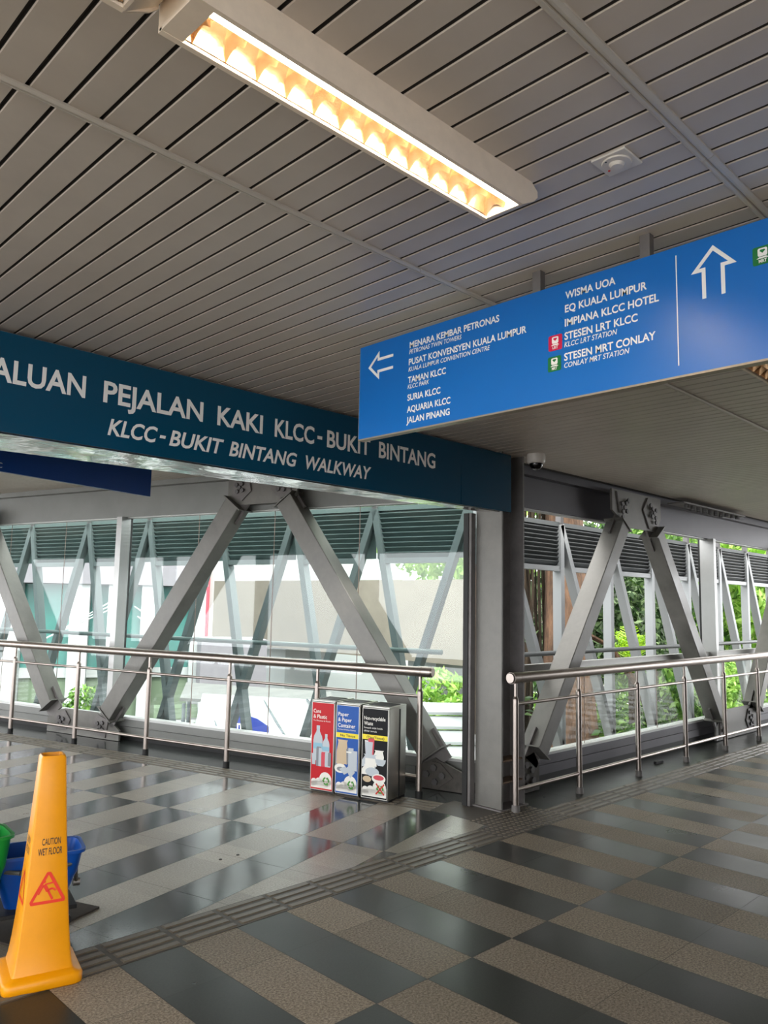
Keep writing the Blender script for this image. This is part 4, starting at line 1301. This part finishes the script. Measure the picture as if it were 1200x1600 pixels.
def blob_cloud(cx, cy, cz, sx, sy, sz, n, r):
    return [(cx + rng.uniform(-sx, sx), cy + rng.uniform(-sy, sy), cz + rng.uniform(-sz, sz), r * rng.uniform(.7, 1.3), r * rng.uniform(.7, 1.3), r * rng.uniform(.6, 1.0)) for _ in range(n)]
# left: green behind the viaduct and low bush
tree((29.5, 24.5, GZ), 'leafy green tree above the viaduct beside the column', [(29.5, 24.5, GZ, .4), (29.5, 24.4, 0, .3), (29.6, 24.4, 5, .2)],
     blob_cloud(29.2, 24.5, 5.2, 4.2, 3.6, 2.6, 22, 1.5), 9000, .22, 'leaf_bright')
tree((18.2, 15.0, GZ), 'low bright green tree under the viaduct girder', [(18.2, 15.0, GZ, .2), (18.2, 15.0, -2, .12)],
     blob_cloud(18.3, 14.6, -1.5, 1.5, 1.5, .7, 12, .75), 5000, .14, 'leaf_bright')
tree((8.6, 19.6, GZ), 'small street tree low in the leftmost window', [(8.6, 19.6, GZ, .1), (8.6, 19.6, -2, .06)],
     blob_cloud(8.6, 19.6, -1.3, .4, .4, .5, 6, .4), 1200, .08, 'leaf_mid')
# right: big trunk close outside, hanging roots, foliage
tree((11.75, 7.35, GZ), 'tall tree with a thick peeling brown trunk outside the right openings',
     [(11.35, 7.35, GZ, 1.1), (11.5, 7.35, -2.5, .75), (11.62, 7.33, -.5, .50), (11.72, 7.35, .8, .37), (11.82, 7.42, 2.2, .33), (11.9, 7.5, 4.5, .30), (12.1, 7.6, 7.5, .2)],
     blob_cloud(12.2, 8.2, 6.4, 3.5, 2.6, 1.4, 16, 1.3), 6000, .16, 'leaf_mid', 'bark',
     [[(11.7, 7.3, 1.3, .10), (12.3, 6.9, .95, .08), (13.0, 6.7, .2, .06), (13.4, 6.5, -.9, .05)], [(11.9, 7.5, 4.5, .15), (12.9, 8.4, 6.4, .08)]])
t = tree((11.6, 8.6, GZ), 'dark tree with hanging aerial roots close to the column',
     [(11.6, 8.7, GZ, .9), (11.55, 8.7, -1, .62), (11.5, 8.6, 1.2, .55), (11.5, 8.6, 3.5, .5), (11.6, 8.7, 6.5, .3)],
     blob_cloud(11.6, 9.0, 5.4, 2.0, 1.8, 1.0, 10, 1.0) + blob_cloud(10.9, 8.0, .2, .35, .35, 1.0, 5, .35), 3500, .10, 'leaf_dark', 'bark_d')
for k in range(26):
    x, y = 10.9 + .05 * k + rng.uniform(-.05, .05), 8.05 + rng.uniform(-.2, .15)
    mb = MB(); mb.path([(x, y, 3.6), (x + rng.uniform(-.08, .08), y, 2.2), (x + rng.uniform(-.15, .15), y, .8), (x + rng.uniform(-.2, .2), y, -1.2)], rng.uniform(.012, .03), 6)
    obj('aerial_root', mb, M['bark_d'], t)
specs = [((14.8, 8.9), 'dark glossy leafed tree behind the thick brown trunk', 'leaf_dark', 15, 8.9, 1.0, 1.1, 1.0, 2.0, .85, 7500, .11),
         ((19.5, 9.8), 'sunlit leafy tree in the middle of the right openings', 'leaf_mid', 19.5, 9.8, 1.3, 1.8, 1.5, 2.6, 1.1, 8000, .14),
         ((23.0, 7.6), 'bright lime green tree far along the right openings', 'leaf_bright', 23, 7.9, 1.5, 2.2, 1.1, 2.8, 1.2, 8000, .16),
         ((31.0, 10.5), 'pale green tree furthest along the right side', 'leaf_bright', 31, 10.5, 2.0, 4.0, 2.2, 4.0, 1.9, 8000, .24),
         ((28.5, 12.5), 'tall mid green tree behind the others on the right', 'leaf_mid', 28.6, 12.8, 2.5, 4.5, 3.0, 4.5, 2.1, 9000, .25)]
for (x, y), lab, lf, cx, cy, cz, sx, sy, sz, r, cnt, size in specs:
    tree((x, y, GZ), lab, [(x, y, GZ, .35), (x, y, -1, .25), (x + .1, y, cz + sz * .6, .12)], blob_cloud(cx, cy, cz, sx, sy, sz, 22, r), cnt, size, lf, 'bark_d')
# low shrubs
for i, ((x, y), lab, lf, z) in enumerate([((12.6, 7.0), 'low shrub at the foot of the thick brown trunk', 'leaf_mid', -1.2), ((14.6, 7.2), 'leafy shrub low behind the right railing, middle bay', 'leaf_mid', -.9), ((17.5, 7.2), 'lime shrub low behind the right railing, far bay', 'leaf_bright', -.6), ((21.5, 6.8), 'bright shrub at the far right behind the railing', 'leaf_bright', -.6)]):
    t = thing('shrub', (x, y, GZ), lab, 'shrub', 'shrubs below the right openings')
    mb = MB()
    for k in range(4): mb.tube((x + .1 * k, y, GZ), (x + .25 * k - .4, y + .1, z), .03, 6)
    obj('stem', mb, M['bark_d'], t)
    obj('foliage', leaves(blob_cloud(x, y, z, 1.1, .6, .7, 12, .55), 4200, .10), M[lf], t, recalc=False, smooth=0)
# fern fronds
t = thing('fern', (12.95, 6.8, GZ), 'yellow green fern with upright fronds beside the thick brown trunk', 'fern')
mb = MB(); mb.tube((12.95, 6.8, GZ), (12.95, 6.8, .45), .08, 8); obj('stem', mb, M['bark_d'], t)
for k in range(22):
    a = 2 * PI * k / 22; mb = MB()
    spread, hgt = rng.uniform(.3, .55), rng.uniform(.8, 1.25)
    prev = None
    for j in range(13):
        u = j / 12
        p = Vector((12.95 + math.cos(a) * spread * u, 6.8 + math.sin(a) * spread * u, 0.45 + hgt * u - .35 * u * u * u))
        if prev is not None:
            ax = (p - prev).normalized(); sd = ax.cross(Vector((math.cos(a), math.sin(a), .4))).normalized()
            wd = .17 * (1 - u) ** .6 * (.3 + u) + .02
            for sg in (1, -1):
                tip = prev + sd * wd * sg + ax * wd * .7
                mb.add([prev, prev + ax * .035, tip + ax * .02, tip], [(0, 1, 2, 3)])
            mb.add([prev - sd * .004, prev + sd * .004, p + sd * .004, p - sd * .004], [(0, 1, 2, 3)])
        prev = p
    obj('frond', mb, M['fern'], t, recalc=False, smooth=0)

for o in bpy.data.objects:
    if '_base' in o: del o['_base']
